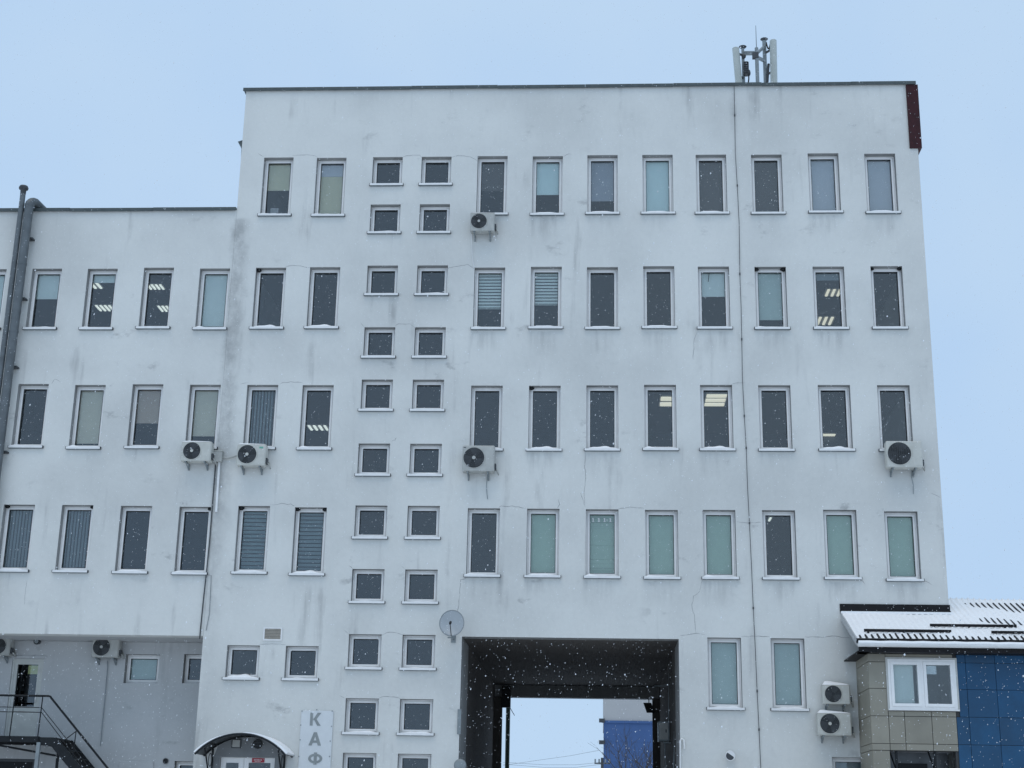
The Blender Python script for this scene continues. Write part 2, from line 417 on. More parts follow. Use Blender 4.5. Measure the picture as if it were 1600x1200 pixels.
wing = empty('office_wing', (-20, 0, 0), 'lower white rendered wing on the left with its upper floors overhanging a recess', 'building')
wall_with_openings(WLEFT, TL - .004, WBOT, WTOP, [w[3:7] for w in W_WIN], 0, WT).build('wall', WALL, wing)
RY = 1.5
def rwin(px0, px1, py0, py1):
    a = at(px0, py0, RY); b = at(px1, py1, RY); return (a.x, b.x, b.z, a.z)
da, db = at(20, 1029, RY), at(73, 1150, RY)
DOOR = (da.x, da.x + .86, da.z - 2.08, da.z)
dz_l = DOOR[2] - .02
R1 = rwin(197, 246, 1022, 1068); R2 = rwin(288, 330, 1022, 1068); R3 = rwin(273, 322, 1189, 1240)
R_WIN = [('R', 0, 0) + R1, ('R', 1, 0) + R2, ('R', 2, 0) + R3]
gd = at(55, 1186, RY); GDOOR = (gd.x - 1.6, gd.x, 0, gd.z)
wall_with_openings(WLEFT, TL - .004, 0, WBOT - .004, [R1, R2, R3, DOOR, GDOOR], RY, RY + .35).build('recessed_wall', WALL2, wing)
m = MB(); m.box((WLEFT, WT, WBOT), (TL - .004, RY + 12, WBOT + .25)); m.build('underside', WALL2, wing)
m = MB(); m.box((WLEFT, WT, WBOT + .25), (WLEFT + .3, DEP, WTOP)); m.box((WLEFT + .3, DEP - .3, 0), (TL - .004, DEP, WTOP)); m.build('outer_shell', WALL, wing)
MB().box((WLEFT + .3, WT, WTOP - .7), (TL - .004, DEP - .3, WTOP - .4)).build('roof_deck', SNOW, wing)
MB().box((WLEFT, RY + .351, .01), (WLEFT + .2, RY + 5, WBOT)).build('partition', INT, wing)
MB().box((WLEFT + .2, RY + .351, dz_l - .2), (TL - .004, RY + 5, dz_l)).build('floor_slab', INT, wing)
MB().box((WLEFT, RY + .36, -.01), (TL - .004, RY + 6, .004)).build('ground_floor', INT, wing)
MB().box((WLEFT, RY + 5, .004), (TL - .004, RY + 5.2, WBOT)).build('partition', INT, wing)

# floors and room partitions behind the windows
FL = {r: z - CH - .90 for r, z in ROW.items()}
CEIL = {2: FL[3] - .3, 3: FL[4] - .3, 4: FL[5] - .3, 5: ROW[5] + .45}
for r in (2, 3, 4, 5):
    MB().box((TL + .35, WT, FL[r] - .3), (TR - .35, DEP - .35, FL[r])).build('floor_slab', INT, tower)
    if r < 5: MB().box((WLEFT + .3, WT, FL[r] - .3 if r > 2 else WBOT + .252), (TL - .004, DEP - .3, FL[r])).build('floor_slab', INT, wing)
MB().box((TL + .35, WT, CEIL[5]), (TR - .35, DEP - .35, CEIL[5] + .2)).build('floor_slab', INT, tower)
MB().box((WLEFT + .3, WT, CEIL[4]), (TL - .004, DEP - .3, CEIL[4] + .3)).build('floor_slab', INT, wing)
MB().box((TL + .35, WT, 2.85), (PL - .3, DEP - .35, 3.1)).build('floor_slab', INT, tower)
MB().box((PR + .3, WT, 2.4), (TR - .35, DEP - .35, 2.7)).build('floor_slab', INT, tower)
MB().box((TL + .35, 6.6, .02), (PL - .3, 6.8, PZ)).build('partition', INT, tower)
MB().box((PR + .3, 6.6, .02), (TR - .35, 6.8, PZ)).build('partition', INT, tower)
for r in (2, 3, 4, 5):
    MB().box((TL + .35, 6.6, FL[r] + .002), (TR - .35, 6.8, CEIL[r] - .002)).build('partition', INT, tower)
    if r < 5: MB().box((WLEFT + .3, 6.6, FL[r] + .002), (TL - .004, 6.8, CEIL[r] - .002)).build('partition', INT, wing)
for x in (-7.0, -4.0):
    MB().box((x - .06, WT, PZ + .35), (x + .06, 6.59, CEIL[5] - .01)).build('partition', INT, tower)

# roof edges
def cap(x0, x1, z, parent, y0=-.07, y1=.50, name='parapet_cap'):
    m = MB(); m.box((x0, y0, z + .004), (x1, y1, z + .05)); m.box((x0, y0 - .006, z - .045), (x1, y0 + .02, z + .052)); m.build(name, FLASH, parent)
segs = [TL - .08, -7.9, -5.4, -2.9, -.4, 2.1, 4.6, 7.1, TR + .05]
for i in range(len(segs) - 1):
    cap(segs[i] + .004, segs[i+1] - .004, TOP + rnd.uniform(-.008, .008), tower)
m = MB(); m.box((TL - .08, .51, TOP), (TL + .4, DEP, TOP + .05)); m.build('parapet_cap', FLASH, tower)
segs = [-30, -27.5, -25, -22.5, -20, -17.5, -15, -12.6, TL - .01]
for i in range(len(segs) - 1):
    cap(segs[i] + .004, segs[i+1] - .004, WTOP + rnd.uniform(-.008, .008), wing)
# maroon corner cladding, side ledge cap, wall flashing
MB().box((8.63, -.05, 19.07), (TR + .10, .9, TOP - .05)).build('corner_cladding', MAROON, tower)
m = MB(); z = at(376, 221).z
m.prism([(TL - .20, z + .12), (TL - .002, z + .19), (TL - .002, z - .35), (TL - .07, z - .35), (TL - .08, z - .05)], .25, 6); m.build('side_ledge', FLASH, tower)

# ------------------------------------------------------------------ windows
FD, FDE = .19, .27          # depth of the frame behind the wall face
def frame_mesh(w, h):
    m = MB()
    def rect(x0, x1, z0, z1, t, y0, y1, tb=None):
        tb = tb or t
        m.box((x0, y0, z0), (x0 + t, y1, z1)); m.box((x1 - t, y0, z0), (x1, y1, z1))
        m.box((x0 + t, y0, z0), (x1 - t, y1, z0 + tb)); m.box((x0 + t, y0, z1 - t), (x1 - t, y1, z1))
    rect(-w/2 + .003, w/2 - .003, .003, h - .003, .055, FD, FDE, .06)
    rect(-w/2 + .048, w/2 - .048, .052, h - .048, .055, FD - .016, FDE - .02, .055)
    gk = MB()
    return m.mesh('window', PVC)
def pane_mesh(w, h):
    return MB().box((-w/2 + .098, .222, .102), (w/2 - .098, .234, h - .098)).mesh('pane', GLASS)
def gasket_mesh(w, h):
    m = MB(); a = w/2 - .1035
    m.box((-a - .004, .172, .108), (-a + .008, .2215, h - .104)); m.box((a - .008, .172, .108), (a + .004, .2215, h - .104))
    m.box((-a + .008, .172, h - .112), (a - .008, .2215, h - .1)); m.box((-a + .008, .172, .104), (a - .008, .2215, .114))
    return m.mesh('gasket', DARK)
def sill_mesh(w):
    m = MB(); x = w/2 + .045
    m.add([(-x,-.075,-.002),(x,-.075,-.002),(x,FD,.016),(-x,FD,.016),(-x,-.075,-.012),(x,-.075,-.012),(x,FD,.004),(-x,FD,.004)],
          [(0,1,2,3),(7,6,5,4),(0,4,5,1),(1,5,6,2),(3,2,6,7),(0,3,7,4)])
    m.box((-x, -.084, -.052), (x, -.0752, .004))
    return m.mesh('sill', SILL)
def shade_strip_mesh(w):  # dark strip put in as the shadow line under the sill
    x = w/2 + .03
    return MB().box((-x, -.045, -.066), (x, -.0005, -.0125)).mesh('sill_shade_strip', GREYM)
def cap_mesh(w):
    x = w/2 + .045
    return [MB().box((s*x, -.088, -.056), (s*(x + .012), -.003, .012)).mesh('sill_end', DGREY) for s in (-1, 1)]
def snow_mesh(w, seed, hi):
    r = random.Random(seed); x = w/2 + .03; n = 14; m = MB()
    ph = [r.uniform(0, 6.28) for _ in range(4)]; tilt = r.uniform(-.9, .9)
    vs = []
    for i in range(n + 1):
        t = i / n * 2 - 1; X = t * x
        edge = 1 - abs(t) ** 6
        h = hi * (.55 + .3 * math.sin(3*t + ph[0]) + .15 * math.sin(7*t + ph[1]) + .45 * tilt * t)
        h = max(.004, h) * edge + .002
        inn = x > .0
        yf = -.068 + .012 * math.sin(5*t + ph[2])
        vs += [(X, yf, .0), (X, yf + .012, h * .55), (X, .03, h), (X, .17, h * 1.25), (X, .172, .0)]
    fs = [(i*5+k, (i+1)*5+k, (i+1)*5+k+1, i*5+k+1) for i in range(n) for k in range(4)]
    m.add(vs, fs, True)
    # the part beyond the reveals would run into the wall: keep the mound between them
    for v in m.v:
        if v.y > -.003: v.x = max(-w/2 + .004, min(w/2 - .004, v.x))
    return m.mesh('snow_heap', SNOW)
SIZES = {}
def assets(w, h):
    k = (round(w, 3), round(h, 3))
    if k not in SIZES:
        SIZES[k] = dict(f=frame_mesh(w, h), p=pane_mesh(w, h), s=sill_mesh(w), u=shade_strip_mesh(w), e=cap_mesh(w), g=gasket_mesh(w, h),
                        n=[snow_mesh(w, 11 * i + 3, .035 + .026 * (i % 4)) for i in range(7)])
    return SIZES[k]
def blind(kind, mat, frac, w, h, parent, loc):
    m = MB(); x = w/2 - .085; zt = h - .09; zb = zt - (h - .18) * frac
    if kind == 'roll':
        m.box((-x, .285, zb), (x, .289, zt)); m.box((-x, .279, zb - .018), (x, .294, zb))
    elif kind == 'zebra':
        k = 0; z = zt
        while z - .052 > zb:
            m.box((-x, .285, z - .062), (x, .288, z)); z -= .092
        m.box((-x, .279, z - .012), (x, .294, z + .004))
    elif kind == 'horiz':
        z = zt
        while z - .08 > zb:
            m.add([(-x,.278,z),(x,.278,z),(x,.300,z-.072),(-x,.300,z-.072),(-x,.281,z+.002),(x,.281,z+.002),(x,.303,z-.070),(-x,.303,z-.070)],
                  [(0,3,2,1),(4,5,6,7),(0,1,5,4),(2,3,7,6)]); z -= .105
    elif kind == 'fold':
        z = zt; k = 0; r = random.Random(5)
        while z - .07 > zb:
            hh = r.uniform(.05, .12); o = r.uniform(.0, .02)
            m.add([(-x,.285+o,z),(x,.285+o,z),(x,.295-o*.4,z-hh),(-x,.295-o*.4,z-hh)], [(0,3,2,1)]); z -= hh
    elif kind == 'vert':
        X = -x; k = 0
        while X < x - .02:
            wv = .052; dy = .012 + .01 * ((k * 7) % 3)
            m.add([(X,.28,zb),(X+wv,.28+dy,zb),(X+wv,.28+dy,zt),(X,.28,zt)], [(0,1,2,3)]); X += .088; k += 1
    return link_mesh('blind', m.mesh('blind', mat), parent, loc)
def make_window(spec, parent, cfg, wy=0., sill=True, snow=None):
    kx, i, r, x0, x1, z0, z1 = spec
    w, h = x1 - x0, z1 - z0; A = assets(w, h)
    base = Vector(((x0 + x1) / 2, wy, z0)) - WLOC[parent.name]
    o = link_mesh('window', A['f'], parent, base)
    link_mesh('pane', A['p'], o); link_mesh('gasket', A['g'], o)
    if sill:
        link_mesh('sill', A['s'], o); link_mesh('sill_shade_strip', A['u'], o)
        for e in A['e']: link_mesh('sill_end', e, o)
        s = (rnd.randrange(7) if kx != 'S' else rnd.choice((0, 0, 4, 1))) if snow is None else snow
        link_mesh('snow_heap', A['n'][s], o)
    if cfg:
        if cfg[0] == 'two':
            b = blind('roll', BL[cfg[1]], cfg[3], w, h, o, (0, 0, 0))
            m = MB(); x = w/2 - .085; m.box((-x, .300, .09), (x, .304, h - .09)); link_mesh('blind', m.mesh('blind', BL[cfg[2]]), o)
        else: blind(cfg[0], BL[cfg[1]], cfg[2], w, h, o, (0, 0, 0))
    return o
gapm = {}
def foam_gap(win, w, h, side, s):
    m = MB(); x = side * (w/2 - .004); r = random.Random(int(s * 1000) + side)
    m.sph((x - side * .05, .12, h - .035), .05 * s, 8, 5, (1.3, 1.2, .8)); link_mesh('foam_gap', m.mesh('foam_gap', BLACK), win)
GAPS = {('A',0,2): (-1,), ('A',1,2): (-1, 1), ('B',5,4): (-1, 1), ('B',7,4): (-1, 1), ('L',1,2): (-1,), ('L',2,2): (1,), ('L',4,2): (1,), ('B',1,3): (-1,), ('A',0,4): (-1,)}
for sp in T_WIN:
    c = CFG.get(sp[:3]) if sp[0] != 'S' else None
    o = make_window(sp, tower, c)
    for s in GAPS.get(sp[:3], ()): foam_gap(o, sp[4] - sp[3], sp[6] - sp[5], s, 1.0 + rnd.random() * .4)
for sp in W_WIN:
    o = make_window(sp, wing, CFG.get(sp[:3]))
    for s in GAPS.get(sp[:3], ()): foam_gap(o, sp[4] - sp[3], sp[6] - sp[5], s, 1.0 + rnd.random() * .4)
for k, sp in enumerate(R_WIN):
    make_window(sp, wing, ('roll', 'teal', 1.) if k == 0 else None, RY, False, 1)
for o in [w_ for w_ in tower.children if w_.name.startswith('window')]:
    x, z = WLOC[o.name].x, WLOC[o.name].z
    if abs(x - (BX[2] + CW/2)) < .05 and abs(z - (ROW[2] - CH)) < .1:       # lamp glints painted as four white marks on one pane
        for k in range(4):
            X = -.235 + .15 * k
            m = MB(); m.box((X - .014, .2175, CH - .29), (X + .014, .221, CH - .19)); m.box((X - .03, .2178, CH - .29), (X - .0145, .221, CH - .276)); m.box((X + .0145, .2178, CH - .29), (X + .03, .221, CH - .276)); m.box((X - .028, .2178, CH - .212), (X - .0145, .221, CH - .19))
            link_mesh('painted_glint', m.mesh('painted_glint', WHITEP), o)
    if abs(x - (BX[4] + CW/2)) < .05 and abs(z - (ROW[4] - CH)) < .1:
        m = MB().bar((-.10, .21, CH - .08), (-.13, .21, CH - .36), .016); link_mesh('blind_cord', m.mesh('blind_cord', BLACK), o)
# carton on the sill inside the top left window
b = MB().box((-9.33, .32, ROW[5] - CH + .12), (-9.10, .5, ROW[5] - CH + .36)); tag(b.build('carton', simple('grey_carton', (.42, .38, .38), .8)), 'small grey box standing inside the topmost left window below its olive blind', 'box')

# ------------------------------------------------------------------ cracks in the render
CR = [[(403,240),(412,245)],[(457,244),(470,242),(490,243),(496,246)],[(629,245),(640,243),(655,243),(660,246)],
 [(705,246),(715,243),(730,244),(738,246),(746,252)],[(880,246),(886,241),(893,241)],[(1089,518),(1085,530),(1084,545),(1083,562)],
 [(446,416),(455,415),(470,416),(485,418)],[(563,504),(569,511)],[(618,510),(622,506),(640,506),(648,511)],[(437,600),(445,597),(460,597),(473,598)],
 [(375,600),(388,598)],[(1141,601),(1152,598),(1165,598)],[(915,706),(914,730),(915,742),(913,770),(914,790)],
 [(1099,904),(1096,912),(1093,925),(1084,932),(1081,945),(1085,965),(1087,989)],[(1062,993),(1087,990),(1103,992)],
 [(729,903),(719,906),(719,920),(717,945),(713,958)],[(779,793),(783,791),(800,791),(822,794)],[(1158,995),(1180,994),(1203,995)],
 [(1257,995),(1280,996),(1300,994),(1330,997)],[(596,992),(605,988),(620,988),(630,992)],[(537,983),(545,991)],[(592,1091),(600,1088),(620,1089),(626,1092)],
 [(530,1087),(539,1091)],[(422,789),(440,787),(455,788),(461,791)],[(1337,906),(1347,907),(1352,913)],[(1434,905),(1445,907),(1456,914)],[(611,690),(617,687),(620,684)],
 [(405,1007),(420,1006),(447,1007)],[(870,794),(875,788),(872,780)],[(545,884),(551,889)],[(627,884),(633,889)],[(965,795),(985,792),(1006,794)],
 [(1455,770),(1470,778)],[(695,420),(731,413),(741,420)],[(1150,815),(1164,817),(1190,816)],[(907,770),(914,792)]]
def crack(pts, parent, wdt=.011):
    m = MB(); P = []
    for i in range(len(pts) - 1):
        a, b = pts[i], pts[i+1]
        k = max(2, int(math.hypot(b[0]-a[0], b[1]-a[1]) / 5))
        for j in range(k):
            t = j / k; P.append((a[0] + (b[0]-a[0])*t + jit(.7), a[1] + (b[1]-a[1])*t + jit(.7)))
    P.append(pts[-1]); Q = [at(x, y, -.002) for x, y in P]; n = len(Q)
    vs = []
    for i, q in enumerate(Q):
        d = Q[min(i+1, n-1)] - Q[max(i-1, 0)]; d.normalize(); p = Vector((-d.z, 0, d.x))
        h = wdt / 2 * (rnd.uniform(.5, 1.3) if 0 < i < n - 1 else .15)
        vs += [q + p * h, q - p * h, q + p * h + Vector((0, .0015, 0)), q - p * h + Vector((0, .0015, 0))]
    fs = []
    for i in range(n - 1):
        a, b = i * 4, i * 4 + 4
        fs += [(a+1, a, b, b+1), (a, a+2, b+2, b), (a+3, a+1, b+1, b+3)]
    m.add(vs, fs); return m.build('crack', GROUT, parent)
for c in CR: crack(c, tower)
crack([(42, 905), (38, 945)], wing, .008); crack([(95, 597), (86, 592), (81, 600)], wing, .008)

# ------------------------------------------------------------------ air conditioners
def ac_unit(px0, px1, py0, py1, label, wall_y=0., mat=ACP, snow=False, fan=.36, hub=True, depth=.28, gap=.13, square=False, group='air conditioners on the walls'):
    yf = wall_y - gap - depth
    a = at(px0, py0, yf); b = at(px1, py0, yf); c = at((px0 + px1) / 2, py1, yf)
    w = b.x - a.x; h = (a.z + b.z) / 2 - c.z; x0 = a.x; z0 = c.z
    root = empty('air_conditioner', ((a.x + b.x) / 2, wall_y, z0), label, 'air conditioner', group)
    MB().box((x0, yf, z0), (x0 + w, yf + depth, z0 + h), .022).build('casing', mat, root)
    r = min(h * .45, w * .33); cx = x0 + w * fan; cz = z0 + h * .52
    fo = MB().tube([(cx, yf - .003, cz), (cx, yf - .001, cz)], r, 32).build('fan_opening', DARK, root)
    m = MB()
    for k in range(3):
        t0 = 2.1 * k + .5; n = 6
        vs = []
        for j in range(n + 1):
            t = t0 + j / n * 1.25
            vs += [(cx + r*.2*math.cos(t), yf - .006, cz + r*.2*math.sin(t)), (cx + r*.93*math.cos(t + .25), yf - .006 - .004*j/n, cz + r*.93*math.sin(t + .25))]
        m.add(vs, [(2*j, 2*j+1, 2*j+3, 2*j+2) for j in range(n)])
    m.build('fan_blades', DGREY, fo)
    m = MB()
    for k in (.28, .46, .64, .82): m.ring((cx, yf - .016, cz), r * k, .0028, 28, 4)
    for k in range(8):
        t = math.pi * k / 4 + .2; m.bar((cx + r*.18*math.cos(t), yf - .017, cz + r*.18*math.sin(t)), (cx + r*math.cos(t), yf - .012, cz + r*math.sin(t)), .005)
    m.build('fan_grille', DGREY, root)
    if hub: MB().tube([(cx, yf - .024, cz), (cx, yf - .012, cz)], r * .17, 16).build('fan_hub', mat, root)
    MB().ring((cx, yf - .004, cz), r * 1.02, .011, 32, 6).build('fan_rim', mat, root)
    # service cover and terminals on the right
    sx = max(cx + r * 1.1, x0 + w * .70)
    if x0 + w - .03 - sx > .06: MB().box((sx, yf - .006, z0 + .05), (x0 + w - .025, yf + .01, z0 + h - .04), .006).build('service_cover', mat, root)
    MB().box((x0 + w - .002, yf + .05, z0 + .06), (x0 + w + .045, yf + .2, z0 + .22), .01).build('valve_cover', DGREY, root)
    xr = x0 + w + .02; k_ = rnd.uniform(.02, .10)
    MB().tube([(xr, yf + .12, z0 + .10), (xr + .05, yf + .14, z0 + .07), (xr + .05 + k_*.4, yf + depth, z0 + .03 - k_), (xr + .02, wall_y - .05, z0 + .12), (xr - .02, wall_y + .02, z0 + .2)], .017, 8).build('refrigerant_pipe', ACP2, root)
    for sx_ in (.17, .80):
        m = MB(); X = x0 + w * sx_
        m.bar((X, yf + .02, z0 - .025), (X, wall_y, z0 - .025), .035); m.bar((X, wall_y - .02, z0 - .02), (X, wall_y - .02, z0 - .17), .035)
        m.bar((X, yf + .1, z0 - .03), (X, wall_y - .03, z0 - .15), .022); m.build('bracket', GREYM, root)
        MB().box((X - .03, yf + .05, z0 - .006), (X + .03, yf + .11, z0 + .004)).build('rubber_foot', BLACK, root)
    if snow:
        m = MB(); n = 10; vs = []
        for i in range(n + 1):
            t = i / n; X = x0 + .01 + (w - .02) * t; hh = snow * (1 - .75 * t) * (1 - (2*t-1)**8) + .006
            vs += [(X, yf + .004, z0 + h - .003), (X, yf + .02, z0 + h + hh*.6), (X, yf + depth*.5, z0 + h + hh), (X, yf + depth - .004, z0 + h + hh*.8), (X, yf + depth, z0 + h - .003)]
        m.add(vs, [(i*5+k, (i+1)*5+k, (i+1)*5+k+1, i*5+k+1) for i in range(n) for k in range(4)], True); m.build('snow_heap', SNOW, root)
    return root, Vector((x0, yf, z0)), w, h
ac_unit(735, 773, 332, 360, 'small air conditioner under the dark top storey window, highest on the wall', mat=ACP2, snow=.02)
ac_unit(284, 331, 690, 720, 'white air conditioner left of the grey cable box, upper left unit of a pair', snow=.05)
r2, p2, w2, h2 = ac_unit(371, 416, 694, 727, 'white air conditioner with green badge, right of the grey cable box', snow=.05)
b0 = p2 + Vector((w2 * .84, -.008, h2 * .84)); MB().obox(b0, (.05, 0, 0), (0, .004, 0), (0, 0, .022)).build('badge', simple('green_badge', (.12, .38, .28), .4), r2)
r3, p3, w3, h3 = ac_unit(723, 773, 696, 736, 'large air conditioner with a drain hose, under the window right of the small square windows', mat=ACP2)
b0 = p3 + Vector((w3 * .07, -.004, h3 * .92)); MB().obox(b0, (.03, 0, 0), (0, .004, 0), (0, 0, .010)).build('badge', DGREY, r3)
r4, p4, w4, h4 = ac_unit(1384, 1440, 689, 730, 'air conditioner near the right edge of the building with vertical grille bars', hub=False)
c4 = p4 + Vector((w4 * .36, -.02, h4 * .52)); m = MB()
for k in range(-4, 5): hh = math.sqrt(max(0, .26 ** 2 - (k * .055) ** 2)); m.box((c4.x + k*.055 - .006, c4.y - .004, c4.z - hh), (c4.x + k*.055 + .006, c4.y + .004, c4.z + hh))
m.build('grille_bars', DGREY, r4)
ac_unit(1285, 1328, 1070, 1100, 'smaller upper air conditioner with snow on top beside the annex', snow=.12, hub=False, fan=.38)
ac_unit(1277, 1330, 1114, 1149, 'larger lower air conditioner with white fan hub beside the annex', snow=.10, mat=ACP)
ac_unit(145, 187, 996, 1027, 'grey air conditioner mounted on the recessed wall under the overhang', RY, mat=ACP2, gap=.08)
ac_unit(-28, 17, 996, 1024, 'air conditioner cut by the left picture edge under the overhang', RY, mat=ACP2, gap=.08, fan=.6)
def hose(pts, r, mat, name, label, cat, Y):
    m = MB().tube([at(x, y, Y) for x, y in pts], r, 6); P0 = at(*pts[-1], Y)
    return tag(m.build(name, mat, None, P0), label, cat)
hose([(762,738),(761,750),(760,760),(761,772),(762,780)], .010, GREYM, 'drain_hose', 'short grey drain hose hanging below the large air conditioner in mid wall', 'hose', -.05)
hose([(1425,735),(1424,745),(1427,757),(1427,772)], .010, GREYM, 'drain_hose', 'short drain hose hanging below the air conditioner at the right edge', 'hose', -.05)
hose([(737,363),(737,380),(738,400),(740,418)], .008, SILL, 'drain_hose', 'thin pale hose running down from the topmost air conditioner', 'hose', -.03)
hose([(168,1032),(168,1045),(165,1080),(161,1120),(157,1165)], .012, GREYM, 'drain_hose', 'thin grey pipe down the recessed wall below the air conditioner', 'pipe', RY - .04)

# cable box between the two units, white duct and cables at the joint
a = at(333, 705, -.14); b = at(346, 721, -.14)
cb = empty('cable_box', (a.x, 0, b.z), 'grey rectangular cable box between the two white air conditioners', 'cable box')
MB().box((a.x, -.14, b.z), (b.x, 0, a.z), .012).build('box_body', ACP2, cb); MB().box((a.x - .01, -.15, a.z), (b.x + .01, 0, a.z + .02)).build('box_lid', ACP, cb)
m = MB(); m.tube([at(347,714,-.05), at(356,716,-.05), at(364,714,-.05), at(374,711,-.08)], .022, 8); tag(m.build('insulated_pipe', ACP2, None, at(347,714)), 'short insulated pipe linking the cable box to the air conditioner with green badge', 'pipe')
m = MB()
pa, pb = at(343, 722, -.035), at(338, 800, -.035); m.obox((pa + pb) / 2, Vector((.026, 0, 0)), (0, .03, 0), (pa - pb) / 2); tag(m.build('cable_duct', SILL, None, pb), 'white plastic cable duct running down from the grey cable box', 'cable duct')
hose([(337,722),(334,760),(331,800),(328,840),(323,890),(318,935),(313,985),(312,998)], .016, DGREY, 'cable', 'dark cable down the joint between wing and tall block', 'cable', -.03)
hose([(324,898),(330,899),(329,925),(327,960),(322,985)], .008, GREYM, 'cable', 'thin grey cable looping off the wall below the left windows', 'cable', -.02)

# lightning conductor across the facade
LC = [(1147,131),(1148,180),(1149,240),(1152,290),(1155,350),(1156,428),(1158,480),(1159,530),(1160,590),(1163,650),(1166,700),(1168,760),(1171,817),(1174,880),(1177,950),(1180,1010),(1183,1080),(1186,1140),(1189,1205),(1191,1260)]
lc = empty('conductor_cable', (at(*LC[-1]).x, 0, at(*LC[-1]).z), 'thin dark cable running down the whole facade from roof to ground', 'cable')
MB().tube([at(x, y, -.035) for x, y in LC], .008, 6).build('cable_run', DGREY, lc)
for k in (1, 3, 5, 7, 9, 10, 12, 14, 16, 17): p = at(*LC[k], -.02); MB().box((p.x - .016, -.04, p.z - .03), (p.x + .016, .0, p.z + .03)).build('clip', DGREY, lc)

# ------------------------------------------------------------------ satellite dish
c = at(706, 974, -.55)
ds = empty('satellite_dish', (c.x, 0, c.z - .3), 'round grey satellite dish above the corner of the passage', 'satellite dish')
R = .325; n = 36; m = MB(); vs = []; fs = []
ax = Vector((-.02, -1, .16)).normalized(); u = Vector((1, 0, 0)); u = (u - ax * u.dot(ax)).normalized(); v = ax.cross(u) * -1
if v.z < 0: v = -v
for side, off in ((0, 0.), (1, -.012)):
    for i in range(9):
        rr = i / 8
        for k in range(n):
            t = 2*math.pi*k/n
            vs.append(c + (u*math.cos(t)*R*.96 + v*math.sin(t)*R*1.04)*rr + ax*(.075*rr*rr - .05 + off))
for i in range(8):
    for k in range(n):
        j = (k+1) % n; fs.append((i*n+k, (i+1)*n+k, (i+1)*n+j, i*n+j)); o = 9*n; fs.append((o+i*n+j, o+(i+1)*n+j, o+(i+1)*n+k, o+i*n+k))
for k in range(n):
    j = (k+1) % n; fs.append((8*n+k, 9*n+8*n+k, 9*n+8*n+j, 8*n+j))
m.add(vs, fs, True); m.build('reflector', simple('grey_dish_metal', (.37, .40, .42), .5, .1, var=.05), ds)
m = MB(); m.tube([c + (u*math.cos(2*math.pi*k/36)*R*.965 + v*math.sin(2*math.pi*k/36)*R*1.045) + ax*.024 for k in range(36)], .007, 5, closed=True); m.build('rim', GREYM, ds)
fe = c + ax*.36 - v*.12; bt = c - v*R*1.02
m = MB(); m.bar(bt, fe, .02); m.build('feed_arm', DGREY, ds)
m = MB(); m.tube([fe, fe + v*.05 - ax*.06, fe + v*.075 - ax*.10], [.028, .034, .03], 10); m.build('receiver_head', BLACK, ds)
m = MB(); m.tube([c - ax*.06, Vector((c.x, -.2, c.z - .02)), Vector((c.x, -.2, c.z - .33))], .02, 8); m.bar((c.x, -.2, c.z - .33), (c.x, 0, c.z - .33), .03); m.box((c.x - .06, -.02, c.z - .42), (c.x + .06, 0, c.z - .24)); m.box((c.x - .10, -.52, c.z - .365), (c.x + .10, -.46, c.z - .335)); m.build('wall_mount', GREYM, ds)

# ------------------------------------------------------------------ vents and small wall things
a, b = at(412, 980, -.03), at(440, 1001, -.03)
vg = empty('vent_grille', (a.x, 0, b.z), 'square louvred vent grille above and between two small low windows', 'vent')
m = MB(); t = .035; m.box((a.x, -.03, b.z), (a.x + t, 0, a.z)); m.box((b.x - t, -.03, b.z), (b.x, 0, a.z)); m.box((a.x + t, -.03, b.z), (b.x - t, 0, b.z + t)); m.box((a.x + t, -.03, a.z - t), (b.x - t, 0, a.z)); m.build('frame', SILL, vg)
MB().box((a.x + t, -.004, b.z + t), (b.x - t, 0.002, a.z - t)).build('backing', DGREY, vg)
nsl = 7; hh = (a.z - b.z - 2*t) / nsl
for k in range(nsl):
    z = b.z + t + hh * k
    MB().add([(a.x+t,-.028,z+.002),(b.x-t,-.028,z+.002),(b.x-t,-.005,z+hh*.95),(a.x+t,-.005,z+hh*.95),(a.x+t,-.023,z),(b.x-t,-.023,z),(b.x-t,-.001,z+hh*.9),(a.x+t,-.001,z+hh*.9)],
             [(0,1,2,3),(7,6,5,4),(0,4,5,1),(2,6,7,3)]).build('louvre', simple('brownish_louvre', (.40, .37, .32), .6) if k == 0 else bpy.data.materials['brownish_louvre'], vg)
c = at(1141, 1181, -.25)
vp = empty('vent_pipe', (c.x, 0, c.z), 'short round metal vent pipe sticking out below the right hand low windows', 'vent')
m = MB(); m.tube([(c.x + .02, 0, c.z + .03), (c.x, -.25, c.z)], .115, 20); m.build('pipe', SILL, vp)
MB().tube([(c.x, -.254, c.z), (c.x, -.251, c.z)], .10, 20).build('mesh_cover', DGREY, vp)
MB().ring((c.x, -.25, c.z), .115, .010, 24, 6).build('rim', SILL, vp)
c = at(258.6, 1189, RY - .03); v2 = empty('round_vent', (c.x, RY, c.z), 'small dark round vent low on the recessed wall', 'vent')
MB().tube([(c.x, RY - .03, c.z), (c.x, RY, c.z)], .065, 18).build('vent_body', BLACK, v2); MB().ring((c.x, RY - .03, c.z), .065, .008, 20, 5).build('rim', DGREY, v2)
c = at(57, 1002, RY - .2); sp_ = empty('wall_lamp', (c.x, RY, c.z), 'round dark bulkhead lamp under the overhang above the white door', 'lamp')
MB().tube([(c.x, RY, c.z), (c.x, RY - .16, c.z), (c.x, RY - .2, c.z)], [.05, .085, .085], 16).build('lamp_body', DARK, sp_)
MB().tube([(c.x, RY - .215, c.z), (c.x, RY - .201, c.z)], .055, 16).build('lens', GREYM, sp_)
a, b = at(186, 1189, RY - .03), at(238, 1215, RY - .03); pn = MB().box((a.x, RY - .03, a.z - .9), (b.x, RY, a.z), .008)
